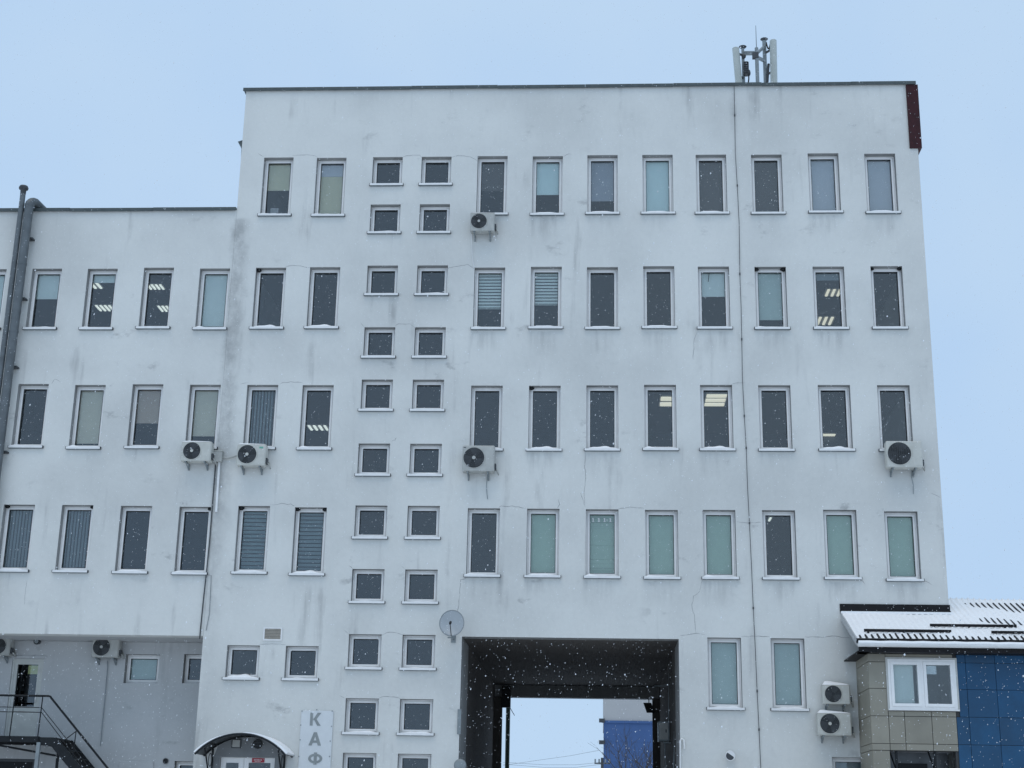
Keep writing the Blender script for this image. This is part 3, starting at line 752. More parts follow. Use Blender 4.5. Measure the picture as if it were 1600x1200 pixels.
tag(pn.build('meter_cover', WALL2, None, (a.x, RY, a.z - .9)), 'flat grey cover plate low on the recessed wall', 'panel')

# ------------------------------------------------------------------ ventilation ducts on the wing
c = at(47, 312, -.28); zl = 0.0
vd = empty('ventilation_duct', (c.x, -.28, zl), 'thick galvanised duct climbing the left wing and bending over the roof edge', 'duct')
prev = zl; joints = [zl, 3., 6., 9., 11.5, 13.6, 15.6, WTOP + .05]
for i in range(len(joints) - 1):
    MB().tube([(c.x, -.28, joints[i]), (c.x, -.28, joints[i+1] - .006)], .122, 20).build('duct_section', GALV, vd)
    MB().tube([(c.x, -.28, joints[i+1] - .03), (c.x, -.28, joints[i+1] + .03)], .130, 20).build('collar', GALV, vd)
pts = [(c.x, -.28, WTOP + .05)] + [(c.x + .02*k, -.28 + .2*(1-math.cos(t)), WTOP + .05 + .17*math.sin(t)) for k, t in enumerate([.3,.6,.9,1.2,1.5])] + [(c.x + .16, .42, WTOP + .17), (c.x + .24, .8, WTOP - .1)]
MB().tube(pts, .122, 18).build('elbow', GALV, vd)
for z in (7., 10.2, 12.6, 14.6, 16.4): m = MB(); m.box((c.x - .17, -.2, z), (c.x + .17, 0, z + .04)); m.build('clamp', DGREY, vd)
c2 = at(34, 296, -.30); x2 = at(20, 430, -.3).x
vd2 = empty('exhaust_pipe', (x2, -.30, zl), 'slim galvanised exhaust pipe with round cap, leftmost and tallest of the roof pipes', 'pipe')
for i, (za, zb) in enumerate(((0, 5.), (5., 9.5), (9.5, 13.5), (13.5, c2.z - .1))):
    MB().tube([(x2, -.30, za), (x2, -.30, zb - .005)], .075, 14).build('pipe_section', GALV, vd2)
MB().tube([(x2, -.3, c2.z - .15), (x2, -.3, c2.z - .02), (x2, -.3, c2.z), (x2, -.3, c2.z + .05), (x2, -.3, c2.z + .10), (x2, -.3, c2.z + .13)], [.078, .08, .125, .135, .11, .03], 16).build('rain_cap', DGREY, vd2)

# ------------------------------------------------------------------ mobile antenna mast on the roof
AY = 2.0
def A3(px, py, dy=0.): return at(px, py, AY + dy)
an = empty('antenna_mast', (A3(1181, 128).x, AY, TOP - .6), 'roof mast with two pale panel antennas, brackets and a thin lightning rod', 'antenna')
zb = TOP - .6
def pole(px, dy, pyt, r, name, mat=GREYM):
    t = A3(px, pyt, dy); MB().tube([(t.x, t.y, zb), t], r, 12).build(name, mat, an); return t
pl = pole(1160.5, 0, 76, .045, 'pole'); pc = pole(1182, -.3, 75, .055, 'pole'); pr = pole(1194, .4, 64, .06, 'pole')
t = A3(1180, 40, -.3); MB().tube([pc, Vector((pc.x, pc.y, t.z))], [.014, .008], 8).build('lightning_rod', GREYM, an)
def panel_ant(px, pyt, dy, lean, h, name='panel_antenna'):
    t = A3(px, pyt, dy); b_ = Vector((t.x + lean, t.y + .1, t.z - h))
    o = MB().tube([b_, t], .105, 18).build(name, ANT, an); MB().sph(t, .105, 18, 6, (1, 1, .3)).build('end_cap', ANT, o)
    return t, b_
la = panel_ant(1149.5, 76, -.2, .13, 2.1); ra = panel_ant(1208, 64, .1, -.02, 2.2)
for (p, q) in (((pl.x, pl.y, la[0].z - .12), (la[0].x, la[0].y, la[0].z - .14)), ((pl.x, pl.y, la[0].z - .9), (la[0].x + .05, la[0].y, la[0].z - .9)),
               ((pr.x, pr.y, ra[0].z - .25), (ra[0].x, ra[0].y, ra[0].z - .25)), ((pr.x, pr.y, ra[0].z - 1.0), (ra[0].x, ra[0].y, ra[0].z - 1.0))):
    MB().bar(p, q, .05).build('mount_bracket', DGREY, an)
for t in (pl, pr):
    m = MB(); m.tube([(t.x, t.y, t.z), (t.x, t.y, t.z + .06), (t.x, t.y, t.z + .11)], [.05, .12, .02], 10); m.build('pole_cap', DGREY, an)
for z in (81.5, 85): a, b = A3(1161, z, -.02), A3(1181, z - .3, -.28); MB().bar(a, b, .05).build('cross_brace', GREYM, an)
MB().bar(A3(1182, 84, -.3), A3(1194, 73, .36), .07).build('cross_brace', GREYM, an)
MB().bar(A3(1182, 89, -.3), A3(1194, 95, .36), .08).build('cross_brace', GREYM, an)
p = A3(1181, 87, -.33); MB().box((p.x - .1, p.y - .04, p.z - .08), (p.x + .08, p.y + .09, p.z + .10)).build('clamp_plate', DGREY, an)
a, b = A3(1161, 98, -.1), A3(1170, 117, -.1)
ru = MB().box((a.x, a.y - .1, b.z), (b.x, a.y + .12, a.z), .02).build('radio_unit', DGREY, an)
for k in range(6): z = b.z + .04 + k * (a.z - b.z - .08) / 5.2; MB().box((a.x + .02, a.y - .125, z), (b.x - .02, a.y - .1, z + .02)).build('cooling_fin', DGREY, ru)
MB().sph(A3(1170, 114, -.1), .07, 10, 6, (.8, .8, 1.6)).build('connector', DGREY, an)
a = A3(1162, 88, -.05); MB().sph(a, .07, 10, 6, (1, .8, 1.2)).build('connector', DGREY, an)
m = MB(); a, b = A3(1197, 66, .4), A3(1204, 67, .15)
m.tube([a + (b-a)*t + Vector((0, 0, -.22*math.sin(math.pi*t))) for t in (0, .2, .4, .6, .8, 1)], .022, 8); m.build('feeder_cable', BLACK, an)
m = MB(); m.tube([A3(1201, 100, .3), A3(1200, 110, .3), A3(1199, 128, .3)], .04, 8); m.build('feeder_cable', DGREY, an)
m = MB(); m.tube([A3(1170, 118, -.1), A3(1170, 124, -.1), A3(1169, 131, -.1)], .02, 8); m.build('feeder_cable', BLACK, an)

# ------------------------------------------------------------------ ceiling lamps seen through the windows
def lamp(px, py, r, label, w=.6, d=.6, n=4, along='y', mat=LAMP):
    z = CEIL[r]; p = atz(px, py, z - .05)
    t = empty('ceiling_lamp', (p.x, p.y, z), label, 'ceiling lamp', 'lit ceiling lamps in the offices')
    MB().box((p.x - w/2, p.y - d/2, z - .03), (p.x + w/2, p.y + d/2, z - .002)).build('housing', PVC, t)
    for k in range(n):
        m = MB()
        if along == 'y':
            x = p.x - w/2 + w * (k + .5) / n; m.box((x - w/n*.2, p.y - d/2 + .03, z - .055), (x + w/n*.2, p.y + d/2 - .03, z - .031))
        else:
            y = p.y - d/2 + d * (k + .5) / n; m.box((p.x - w/2 + .03, y - d/n*.3, z - .055), (p.x + w/2 - .03, y + d/n*.3, z - .031))
        m.build('tube', mat, t)
lamp(150, 447, 4, 'nearer lit strip lamp in the second window of the left wing top row', .34, .5, 2)
lamp(164, 482, 4, 'farther lit strip lamp in the second window of the left wing top row', .55, .55)
lamp(243, 449, 4, 'nearer lit strip lamp in the third window of the left wing top row', .5, .45)
lamp(260, 483, 4, 'farther lit strip lamp in the third window of the left wing top row', .5, .55)
lamp(497, 669, 3, 'lit strip lamp in the window left of the small square windows', .66, .6, 4)
lamp(1302, 458, 4, 'nearer yellowish ceiling lamp in the second window from the right, fourth floor', .5, .6, 3, mat=LAMPW)
lamp(1289, 502, 4, 'farther yellowish ceiling lamp in the second window from the right, fourth floor', .55, .75, 3, mat=LAMPW)
lamp(1044, 628, 3, 'warm lamp at the upper right of a middle row window', .5, 1.1, 2, 'x', LAMPW)
lamp(1118, 626, 3, 'warm lamp at the top of the window beside the facade cable', .62, 1.3, 3, 'x', LAMPW)
lamp(1291, 687, 3, 'warm lamp low in the second window from the right, middle row', .45, 1.4, 3, 'x', LAMPW)
lamp(1203, 812, 2, 'small glowing strip imitating a white reflection in the dark lowest row window right of the facade cable', .12, .5, 1, 'y', LAMP)  # glowing strip added to imitate a white reflection in the pane

# ------------------------------------------------------------------ cafe entrance
ent = empty('cafe_entrance', ((CAFE[0] + CAFE[1]) / 2, 0, .25), 'white glazed cafe door with side panel and a small red sign under the arched canopy', 'door')
x0, x1, zt = CAFE[0], CAFE[1], CAFE[3]; xm = at(381, 1190, .1).x
def frame_rect(m, x0, x1, z0, z1, t, y0, y1):
    m.box((x0, y0, z0), (x0 + t, y1, z1)); m.box((x1 - t, y0, z0), (x1, y1, z1)); m.box((x0 + t, y0, z0), (x1 - t, y1, z0 + t)); m.box((x0 + t, y0, z1 - t), (x1 - t, y1, z1))
m = MB(); frame_rect(m, x0 + .003, xm, .26, zt - .003, .13, .10, .17); m.build('side_panel', PVC, ent)
m = MB(); frame_rect(m, xm + .01, x1 - .003, .26, zt - .003, .12, .09, .16); leaf = m.build('door_leaf', PVC, ent)
MB().box((x0 + .13, .125, .38), (xm - .13, .14, zt - .13)).build('pane', GLASS, ent)
MB().box((xm + .13, .125, .38), (x1 - .12, .14, zt - .12)).build('pane', GLASS, ent)
MB().bar((xm + .17, .05, 1.1), (xm + .17, .05, 1.6), .03).build('handle', DGREY, leaf)
a, b = at(394, 1184.5, .08), at(413, 1191.5, .08)
rs = MB().box((a.x, .075, b.z), (b.x, .089, a.z)).build('red_sign', RED, ent)
m = MB()
for k in range(6): m.box((a.x + .05 + k*.036, .072, a.z - .055), (a.x + .05 + k*.036 + .022, .0745, a.z - .03))
for k in range(4): m.box((a.x + .07 + k*.04, .072, a.z - .085), (a.x + .07 + k*.04 + .03, .0745, a.z - .072))
m.build('lettering', WHITEP, rs)
MB().box((x0 - .5, -1.3, -.05), (x1 + .5, -.001, .25)).build('porch_step', ASPH, ent)
# canopy
bl, br = at(459, 1177, 0), at(313, 1177, 0)
cyf = -.9; xl_ = at(303, 1177, cyf).x; xr_ = at(447.5, 1175, cyf).x; zc0 = at(303, 1177, cyf).z; zc1 = at(378, 1145, cyf).z
cp = empty('entrance_canopy', ((xl_ + xr_) / 2, 0, zc0), 'dark arched canopy with a layer of snow over the cafe door', 'canopy')
hw = (xr_ - xl_) / 2; hgt = zc1 - zc0; Rr = (hw*hw + hgt*hgt) / (2*hgt); xc = (xl_ + xr_) / 2; zc = zc1 - Rr; th = math.asin(hw / Rr)
def arc(Ra, n=24, k=1.): return [(xc + Ra*math.sin(-th*k + 2*th*k*i/n), zc + Ra*math.cos(-th*k + 2*th*k*i/n)) for i in range(n + 1)]
def shell(Ri, Ro, y0, y1, k=1.):
    A_, B_ = arc(Ri, 24, k), arc(Ro, 24, k); m = MB(); n = 25
    vs = [(x, y0, z) for x, z in A_] + [(x, y0, z) for x, z in B_] + [(x, y1, z) for x, z in A_] + [(x, y1, z) for x, z in B_]; fs = []
    for i in range(24):
        fs += [(i, i+1, n+i+1, n+i), (2*n+i+1, 2*n+i, 3*n+i, 3*n+i+1), (n+i, n+i+1, 3*n+i+1, 3*n+i), (i+1, i, 2*n+i, 2*n+i+1)]
    fs += [(0, n, 3*n, 2*n), (24+n, 24, 24+2*n, 24+3*n)]
    return m.add(vs, fs)
shell(Rr - .012, Rr, cyf, -.003).build('roof_sheet', CANOPY, cp)
shell(Rr - .05, Rr - .014, cyf, cyf + .03).build('front_arch', BLACK, cp); shell(Rr - .05, Rr - .014, -.04, -.004).build('back_arch', BLACK, cp)
for k in (.2, .5, .8):
    i = int(24 * k); x, z = arc(Rr - .035)[i]; MB().bar((x, cyf + .03, z), (x, -.04, z), .025).build('purlin', BLACK, cp)
s = shell(Rr + .002, Rr + .045, cyf + .01, -.005, .985)
for v in s.v:
    q = math.hypot(v.x - xc, v.z - zc)
    if q > Rr + .02: f_ = (Rr + .022 + .022 * math.sin(v.x * 3) + .02 * (v.x > xc)) / q; v.x = xc + (v.x - xc) * f_; v.z = zc + (v.z - zc) * f_
s.build('snow_cover', SNOW, cp)
for px in (331, 444):
    p = at(px, 1195, -.04); zt_ = zc + math.sqrt(max(0, (Rr - .05)**2 - (p.x - xc)**2)); m = MB()
    m.box((p.x - .02, -.045, p.z - .9), (p.x + .02, -.005, zt_ - .002)); m.bar((p.x, cyf + .06, zt_ - .03), (p.x, -.03, p.z - .55), .03)
    m.tube([(p.x, -.25 + .16*math.cos(t), zt_ - .28 + .16*math.sin(t)) for t in [i*2*math.pi/14 for i in range(14)]], .010, 5, closed=True)
    m.build('bracket', BLACK, cp)
xa_, xb_2 = at(331, 1195, -.04).x + .025, at(444, 1195, -.04).x - .025
PORCH_SHADE = simple('porch_shade_grey', (.20, .21, .215), .7, var=.12, scale=3)  # shade under the canopy put into the colour of a grey panel
pts = [(xa_, CAFE[3] + .004)] + [(xb_2, CAFE[3] + .004)] + [(x, z) for x, z in reversed(arc(Rr - .055)) if xa_ < x < xb_2 and z > CAFE[3] + .01]
MB().prism(pts, -.0035, -.0012).build('shade_panel', PORCH_SHADE, cp)
for xx0, xx1 in ((xa_, CAFE[0] - .003), (CAFE[1] + .003, xb_2)): MB().box((xx0, -.0035, .26), (xx1, -.0012, CAFE[3] + .003)).build('shade_panel', PORCH_SHADE, cp)
a, b = at(363, 1155.5, -.06), at(375, 1168, -.06)
wl = empty('notice_box', (a.x, 0, b.z), 'small square grey wall box under the canopy left of the round vent', 'box')
MB().box((a.x - .015, -.05, b.z - .015), (b.x + .015, 0, a.z + .015), .008).build('box_frame', DGREY, wl); MB().box((a.x + .01, -.058, b.z + .01), (b.x - .01, -.0505, a.z - .01)).build('face', ACP2, wl)
c = at(402.5, 1162.5, -.05); rv = empty('round_vent', (c.x, 0, c.z), 'round black vent on the wall under the arched canopy', 'vent')
MB().tube([(c.x, -.06, c.z), (c.x, 0, c.z)], .115, 22).build('vent_body', BLACK, rv); MB().ring((c.x, -.06, c.z), .105, .012, 22, 6).build('rim', DARK, rv)
for k in range(-2, 3): MB().box((c.x - math.sqrt(.1**2 - (k*.036)**2), -.068, c.z + k*.036 - .006), (c.x + math.sqrt(.1**2 - (k*.036)**2), -.0605, c.z + k*.036 + .006)).build('slat', DGREY, rv)

# cafe sign board
a, b = at(471, 1110, -.04), at(521, 1110, -.04)
sg = empty('cafe_sign', (a.x, 0, .9), 'tall white sign board with grey letters beside the cafe entrance', 'sign')
sx0, sx1, sz1, sz0 = a.x, b.x, a.z, .9
MB().box((sx0, -.04, sz0), (sx1, -.004, sz1), .006).build('board', SIGNW, sg)
for k, (px, py) in enumerate([(472,1111),(495,1109),(519,1111),(470,1133),(518,1135),(469,1156),(516,1158),(467,1182),(515,1182)]):
    p = at(px, py, -.045); MB().tube([(p.x, -.052, p.z), (p.x, -.0405, p.z)], .016, 8).build('fixing_bolt', GREYM, sg)
def letter(strokes, px0, px1, py0, py1, ring=None):
    a, b = at(px0, py0, -.045), at(px1, py1, -.045); w = b.x - a.x; h = a.z - b.z; m = MB()
    for poly in strokes: m.prism([(a.x + w*x, b.z + h*z) for x, z in poly], -.046 - .0012*len(m.f)/6, -.0405)
    if ring:
        n = 24; cx, cz, rx, rz, tk = ring
        A_ = [(a.x + w*(cx + rx*math.cos(2*math.pi*i/n)), b.z + h*(cz + rz*math.sin(2*math.pi*i/n))) for i in range(n)]
        B_ = [(a.x + w*(cx + (rx-tk)*math.cos(2*math.pi*i/n)), b.z + h*(cz + (rz-tk)*math.sin(2*math.pi*i/n))) for i in range(n)]
        vs = [(x, -.050, z) for x, z in A_] + [(x, -.050, z) for x, z in B_] + [(x, -.0405, z) for x, z in A_] + [(x, -.0405, z) for x, z in B_]; fs = []
        for i in range(n):
            j = (i+1) % n; fs += [(i, j, n+j, n+i), (i, 2*n+i, 2*n+j, j), (n+i, n+j, 3*n+j, 3*n+i)]
        m.add(vs, fs)
    m.build('letter', LETTER, sg)
letter([[(0,0),(.26,0),(.26,1),(0,1)], [(.26,.42),(.66,1),(1,1),(.52,.42)], [(.30,.58),(.50,.62),(1,0),(.68,0)]], 485, 501, 1113.5, 1134)
letter([[(0,0),(.26,0),(.62,1),(.38,1)], [(.74,0),(1,0),(.62,1),(.40,1)], [(.2,.2),(.8,.2),(.76,.38),(.24,.38)]], 483, 501.5, 1144, 1165)
letter([[(.39,0),(.61,0),(.61,1),(.39,1)]], 482, 503, 1175.5, 1195, (.5, .5, .5, .40, .19))

# ------------------------------------------------------------------ recess door and steel staircase
dx0, dx1, dz0, dz1 = DOOR
do = empty('balcony_door', ((dx0 + dx1) / 2, RY, dz0), 'white door with a dark glass upper half at the top of the steel stairs', 'door')
m = MB(); frame_rect(m, dx0 + .003, dx1 - .003, dz0 + .003, dz1 - .003, .06, RY + .02, RY + .10); m.build('frame', DOORW, do)
m = MB(); i0, i1 = dx0 + .064, dx1 - .064; gz0 = at(48, 1104, RY).z
frame_rect(m, i0, i1, dz0 + .065, dz1 - .064, .085, RY + .03, RY + .09); m.box((i0 + .085, RY + .03, gz0 - .12), (i1 - .085, RY + .09, gz0)); lf = m.build('leaf', DOORW, do)
MB().box((i0 + .085, RY + .045, dz0 + .15), (i1 - .085, RY + .07, gz0 - .12)).build('lower_panel', DOORW, do)
MB().box((i0 + .085, RY + .05, gz0), (i1 - .085, RY + .06, dz1 - .15)).build('pane', GLASS, do)
MB().box((i1 - .36, RY + .062, dz1 - .40), (i1 - .09, RY + .066, dz1 - .17)).build('paper_notice', YELL, do)
m = MB(); hx = i1 - .045; m.tube([(hx, RY + .03, gz0 + .35), (hx, RY - .03, gz0 + .35), (hx, RY - .03, gz0 + .12), (hx, RY + .03, gz0 + .12)], .014, 8); m.build('handle', SILL, lf)
m = MB(); m.box((dx0 - .05, RY - .04, dz1 + .02), (dx1 + .05, RY - .001, dz1 + .07)); m.build('lintel_trim', WALL2, do)
gdo = empty('ground_door', (GDOOR[0] + .8, RY, 0), 'dark doorway under the steel stair landing at the lower left', 'door')
m = MB(); frame_rect(m, GDOOR[0] + .003, GDOOR[1] - .003, .02, GDOOR[3] - .003, .07, RY + .05, RY + .14); m.build('frame', DGREY, gdo)
MB().box((GDOOR[0] + .07, RY + .08, .09), (GDOOR[1] - .07, RY + .12, GDOOR[3] - .07)).build('leaf', BLACK, gdo)

SY = .25                                           # front plane of landing and stairs
st = empty('steel_staircase', (at(60, 1150, SY).x, SY, 0), 'black steel landing and stairs with railing at the lower left', 'staircase')
zl_ = at(40, 1151, SY).z; xe = at(62, 1151, SY).x; xw = -19.0
MB().box((xw, SY, zl_ - .03), (xe, RY - .02, zl_)).build('landing_deck', BLACK, st)
MB().box((xw, SY - .05, zl_ - .14), (xe, SY - .002, zl_ + .01)).build('edge_beam', BLACK, st)
for k in range(7): MB().bar((xw + .3 + k*.6, SY, zl_ - .06), (xw + .3 + k*.6, RY - .02, zl_ - .06), .05).build('joist', BLACK, st)
MB().bar((xw, RY - .3, zl_ - .12), (xe, RY - .3, zl_ - .12), .08).build('joist', BLACK, st)
xs0 = at(89, 1155, SY).x; zs0 = at(89, 1155, SY).z; q = at(125, 1200, SY); sl_ = (q.z - zs0) / (q.x - xs0); xend = xs0 + (0.05 - zs0) / sl_
MB().box((xe + .002, SY, zl_ - .05), (xs0, RY - .02, zl_ - .02)).build('top_tread', BLACK, st)
for yy in (SY - .02, RY - .12):
    m = MB(); m.prism([(xe, zl_ - .01), (xs0, zl_ - .01), (xend, .12), (xend, .0), (xend - .2, .0), (xs0 - .12, zl_ - .24), (xe, zl_ - .20)], yy, yy + .03); m.build('stringer', BLACK, st)
nst = 14
for k in range(1, nst):
    x = xs0 + (xend - xs0) * k / nst; z = zs0 + sl_ * (x - xs0) - .06
    MB().box((x - .14, SY + .011, z - .03), (x + .12, RY - .121, z)).build('tread', BLACK, st)
ra_ = at(0, 1087, SY); rb_ = at(76, 1087.5, SY); rc_ = at(80, 1090.5, SY); rd_ = at(168, 1200, SY)
dv = (rd_ - rc_).normalized(); rend = rc_ + dv * ((rc_.z - 1.0) / -dv.z)
MB().tube([(xw, SY, rb_.z), rb_, (rb_ + rc_) / 2 + Vector((.01, 0, .012)), rc_, rend], .028, 10).build('handrail', BLACK, st)
for py in (1105, 1112.5):
    za = at(30, py, SY).z; xb = at(65, py, SY).x
    e1 = Vector((xb, SY, za)); e2 = at(140 if py < 1110 else 131, 1200, SY); dd = (e2 - e1).normalized(); e3 = e1 + dd * ((e1.z - .45) / -dd.z)
    MB().tube([(xw, SY, za), e1, e3], .011, 8).build('mid_rail', BLACK, st)
for px in (-130, -55, 19.5, 63.5):
    x = at(px, 1120, SY).x; MB().tube([(x, SY - .06, zl_ - .1), (x, SY, rb_.z)], .016, 8).build('post', BLACK, st)
x = at(60, 1175, SY).x; MB().bar((x, SY - .03, 0), (x, SY - .03, zl_ - .14), .09).build('leg', GREYM, st)
x = at(77, 1185, SY).x; MB().bar((x, SY + .6, 0), (x, SY + .6, zl_ - .2), .06).build('leg', BLACK, st)
p = at(119, 1142.5, SY); MB().tube([p, at(96, 1160, SY)], .012, 8).build('brace', BLACK, st); MB().tube([p, at(113, 1187, SY)], .014, 8).build('post', BLACK, st)
MB().bar((xe - 1.6, SY + .05, zl_ - .14), (xe + .15, SY + .9, zl_ - .42), .05).build('brace', BLACK, st)

# ------------------------------------------------------------------ things in and around the passage
p = at(793, 1160, DEP + .5)
pp = empty('steel_post', (p.x, DEP + .5, 0), 'thin dark green post at the far left of the passage opening', 'post')
MB().tube([(p.x, DEP + .5, 0), (p.x, DEP + .5, 7)], .075, 12).build('shaft', simple('dark_green_paint', (.02, .045, .03), .5), pp)
MB().box((p.x - .12, DEP + .38, 0), (p.x + .12, DEP + .62, .05)).build('base_plate', DGREY, pp)
def floodlight(px, py, w, h, dy, label, tilt):
    c = at(px, py, dy); f_ = empty('floodlight', (c.x, dy, c.z + h/2), label, 'floodlight')
    m = MB(); m.obox(c, (w/2, 0, 0), (0, .07, 0), (0, 0, h/2))
    for v in m.v: v.x += tilt * (v.z - c.z)
    m.build('housing', BLACK, f_)
    MB().bar((c.x, dy, c.z + h/2), (c.x, dy, PZ - .40), .03).build('arm', BLACK, f_); return c
c = floodlight(791, 1089, .30, .70, DEP - .7, 'black box speaker hanging at the far left corner of the passage', 0)
m = MB().tube([at(797, 1106, DEP - .7), at(804, 1118, DEP - .7)], .012, 6); tag(m.build('cable', BLACK, None, at(797, 1106, DEP - .7)), 'short loose cable end below the black box in the passage', 'cable')
floodlight(1014, 1106, .26, .32, DEP - .7, 'dark floodlight at the far right corner of the passage', -.35)
a, b = at(1028.5, 1127, 5.5), at(1045, 1158, 5.5)
eb = empty('meter_cabinet', (b.x, 6, b.z), 'grey electrical cabinet on the right wall inside the passage', 'cabinet')
MB().box((a.x, 5.5, b.z), (PR - .002, 6.1, a.z), .01).build('body', GREYM, eb); MB().box((a.x + .03, 5.486, b.z + .04), (b.x - .02, 5.499, a.z - .04)).build('door', ACP2, eb)
MB().box((b.x - .09, 5.478, (a.z + b.z)/2 - .04), (b.x - .06, 5.486, (a.z + b.z)/2 + .05)).build('handle', DGREY, eb)
def wpipe(pts, r, label, Y, mat=GREYM):
    m = MB().tube([at(x, y, Y) for x, y in pts], r, 8); tag(m.build('conduit', mat, None, at(*pts[-1], Y)), label, 'pipe')
wpipe([(1045.5,1048),(1045.5,1075),(1045,1100),(1045,1127)], .02, 'vertical conduit above the grey cabinet in the passage', 5.7)
wpipe([(1022,1072),(1046,1071)], .02, 'horizontal conduit below the passage ceiling at the right', 5.6)
wpipe([(1061,1143),(1054,1143),(1054,1170),(1052,1215)], .022, 'bent conduit between the cabinet and the passage edge', 3.0)
wpipe([(1036,1160),(1052,1161)], .025, 'horizontal conduit just under the grey cabinet', 5.0)
wpipe([(1039,1161),(1039,1178),(1041,1205)], .014, 'thin cable hanging from the grey cabinet', 5.0)
wpipe([(1063,1210),(1063,1157),(1065,1154),(1068.5,1156),(1069.5,1170)], .022, 'white hooked pipe on the wall at the right passage edge', -.05, SILL)
a, b = at(715, 1108, -.05), at(719.5, 1147, -.05); tag(MB().box((a.x, -.03, b.z), (b.x, 0.0, a.z)).build('edge_plate', GREYM, None, (a.x, 0, b.z)), 'narrow grey green plate at the left passage edge', 'plate')
c = at(719, 1196, -.35); mr = empty('round_mirror', (c.x, 0, c.z), 'round dark traffic mirror at the lower left passage corner', 'mirror')
MB().sph(c, .16, 16, 8, (1, .35, 1)).build('mirror_shell', GREYM, mr); MB().bar(c, (c.x - .1, 0, c.z), .025).build('arm', DGREY, mr)

# ------------------------------------------------------------------ annex with the snowy metal roof
AX0, AYF = 6.46, -1.68; AX1 = 18.0
an2 = empty('annex_building', (9, AYF, 0), 'low annex with beige and blue wall panels and a snowy ribbed metal roof', 'building')
zt_a = at(1420, 1018, AYF).z + .10; xb_ = at(1493, 1100, AYF).x
wA, wB = at(1386, 1030, AYF), at(1496.5, 1109, AYF)
awin = (wA.x, wB.x, wB.z, wA.z)
zb_a = at(1430, 1173, AYF).z; px_l = at(1391, 1180, AYF).x; px_r = at(1494, 1180, AYF).x
wall_with_openings(AX0 + .05, AX1, 0, zt_a, [(awin[0] - .04, awin[1] + .04, awin[2] - .04, awin[3] + .04), (px_l, px_r, -1, zb_a - .004)], AYF + .03, AYF + .30).build('wall_core', BACKING, an2)
MB().box((AX0 + .03, AYF + .30, 0), (AX0 + .25, -.003, zt_a)).build('wall_core', BACKING, an2)
MB().box((AX1 - .25, AYF + .30, 0), (AX1, 4, zt_a)).build('wall_core', BACKING, an2)
MB().box((TR + .02, 4, 0), (AX1 - .25, 4.25, zt_a)).build('wall_core', BACKING, an2)
gp = .012
def front_panel(x0, x1, z0, z1, mat, name):
    if x1 - x0 < .05 or z1 - z0 < .05: return
    mat = rnd.choice(BEIGES if mat is BEIGE else BLUES); o_ = rnd.uniform(-.003, .003); e = gp/2 if mat in BEIGES else gp*.36
    MB().box((x0 + e, AYF + o_, z0 + e), (x1 - e, AYF + .028, z1 - e), .004).build(name, mat, an2)
hz = [at(1370, y, AYF).z for y in (1034, 1075.5, 1118.5, 1161.5)]
vx = [AX0] + [at(x, 1140, AYF).x for x in (1389.5, 1414.5, 1457)] + [xb_]
zlev = [zt_a] + hz + [zb_a]
for j in range(5):
    for i in range(4):
        x0, x1, z1, z0 = vx[i], vx[i+1], zlev[j], zlev[j+1]
        if z1 > awin[2] and z0 < awin[3] + .2 and x1 > awin[0]:
            if i == 0: front_panel(x0, awin[0] - .045, z0, z1, BEIGE, 'beige_panel')
            elif z0 < awin[2] - .1: front_panel(x0, x1, z0, awin[2] - .045, BEIGE, 'beige_panel')
            continue
        front_panel(x0, x1, z0, z1, BEIGE, 'beige_panel')
front_panel(awin[0] - .04, xb_, awin[3] + .045, zt_a, BEIGE, 'beige_panel')
front_panel(AX0, px_l, .0, zb_a - .004, BEIGE, 'beige_panel')
SX_ = AX0 + .029
for j in range(5):
    MB().box((AX0, AYF + .034, zlev[j+1] + gp/2), (SX_, -.004, zlev[j] - gp/2), .004).build('beige_panel', BEIGE, an2)
MB().box((AX0, AYF + .034, 0), (SX_, -.004, zb_a - gp/2), .004).build('beige_panel', BEIGE, an2)
bw = .70; X = xb_; zb_l = [zt_a] + hz + [at(1370, 1205, AYF).z, .9, 0]
bx0 = at(1511, 1075, AYF).x; bxs = [xb_] + [bx0 + .695 * k for k in range(12)]
for j in range(len(zb_l) - 1):
    for i in range(len(bxs) - 1):
        x0 = max(bxs[i], awin[1] + .045) if (i == 0 and zb_l[j] > awin[2] and zb_l[j+1] < awin[3]) else bxs[i]
        if bxs[i+1] > AX1: break
        front_panel(x0, bxs[i+1], zb_l[j+1], zb_l[j], BLUE, 'blue_panel')
# porch recess and struts
MB().box((px_l, AYF + .9, 0), (px_r, AYF + 1.0, zb_a)).build('porch_back', simple('dark_porch_glass', (.10, .11, .12), .25), an2)
MB().box((px_l - .02, AYF + .301, zb_a + .002), (px_r + .02, AYF + 1.0, zb_a + .10)).build('porch_ceiling', simple('grey_porch_soffit', (.30, .31, .33), .6), an2)
MB().box((px_l + .35, AYF + .86, 0), (px_r - .5, AYF + .899, zb_a - .25)).build('porch_door', BLACK, an2)
for px in (1401, 1461.5):
    p = at(px, 1190, AYF + .1); MB().bar((p.x, AYF + .1, 0), (p.x, AYF + .1, zb_a), .05).build('porch_post', BLACK, an2)
    MB().bar((p.x, AYF + .1, zb_a - .5), (p.x - .12, AYF + .28, zb_a), .025).build('strut', BLACK, an2)
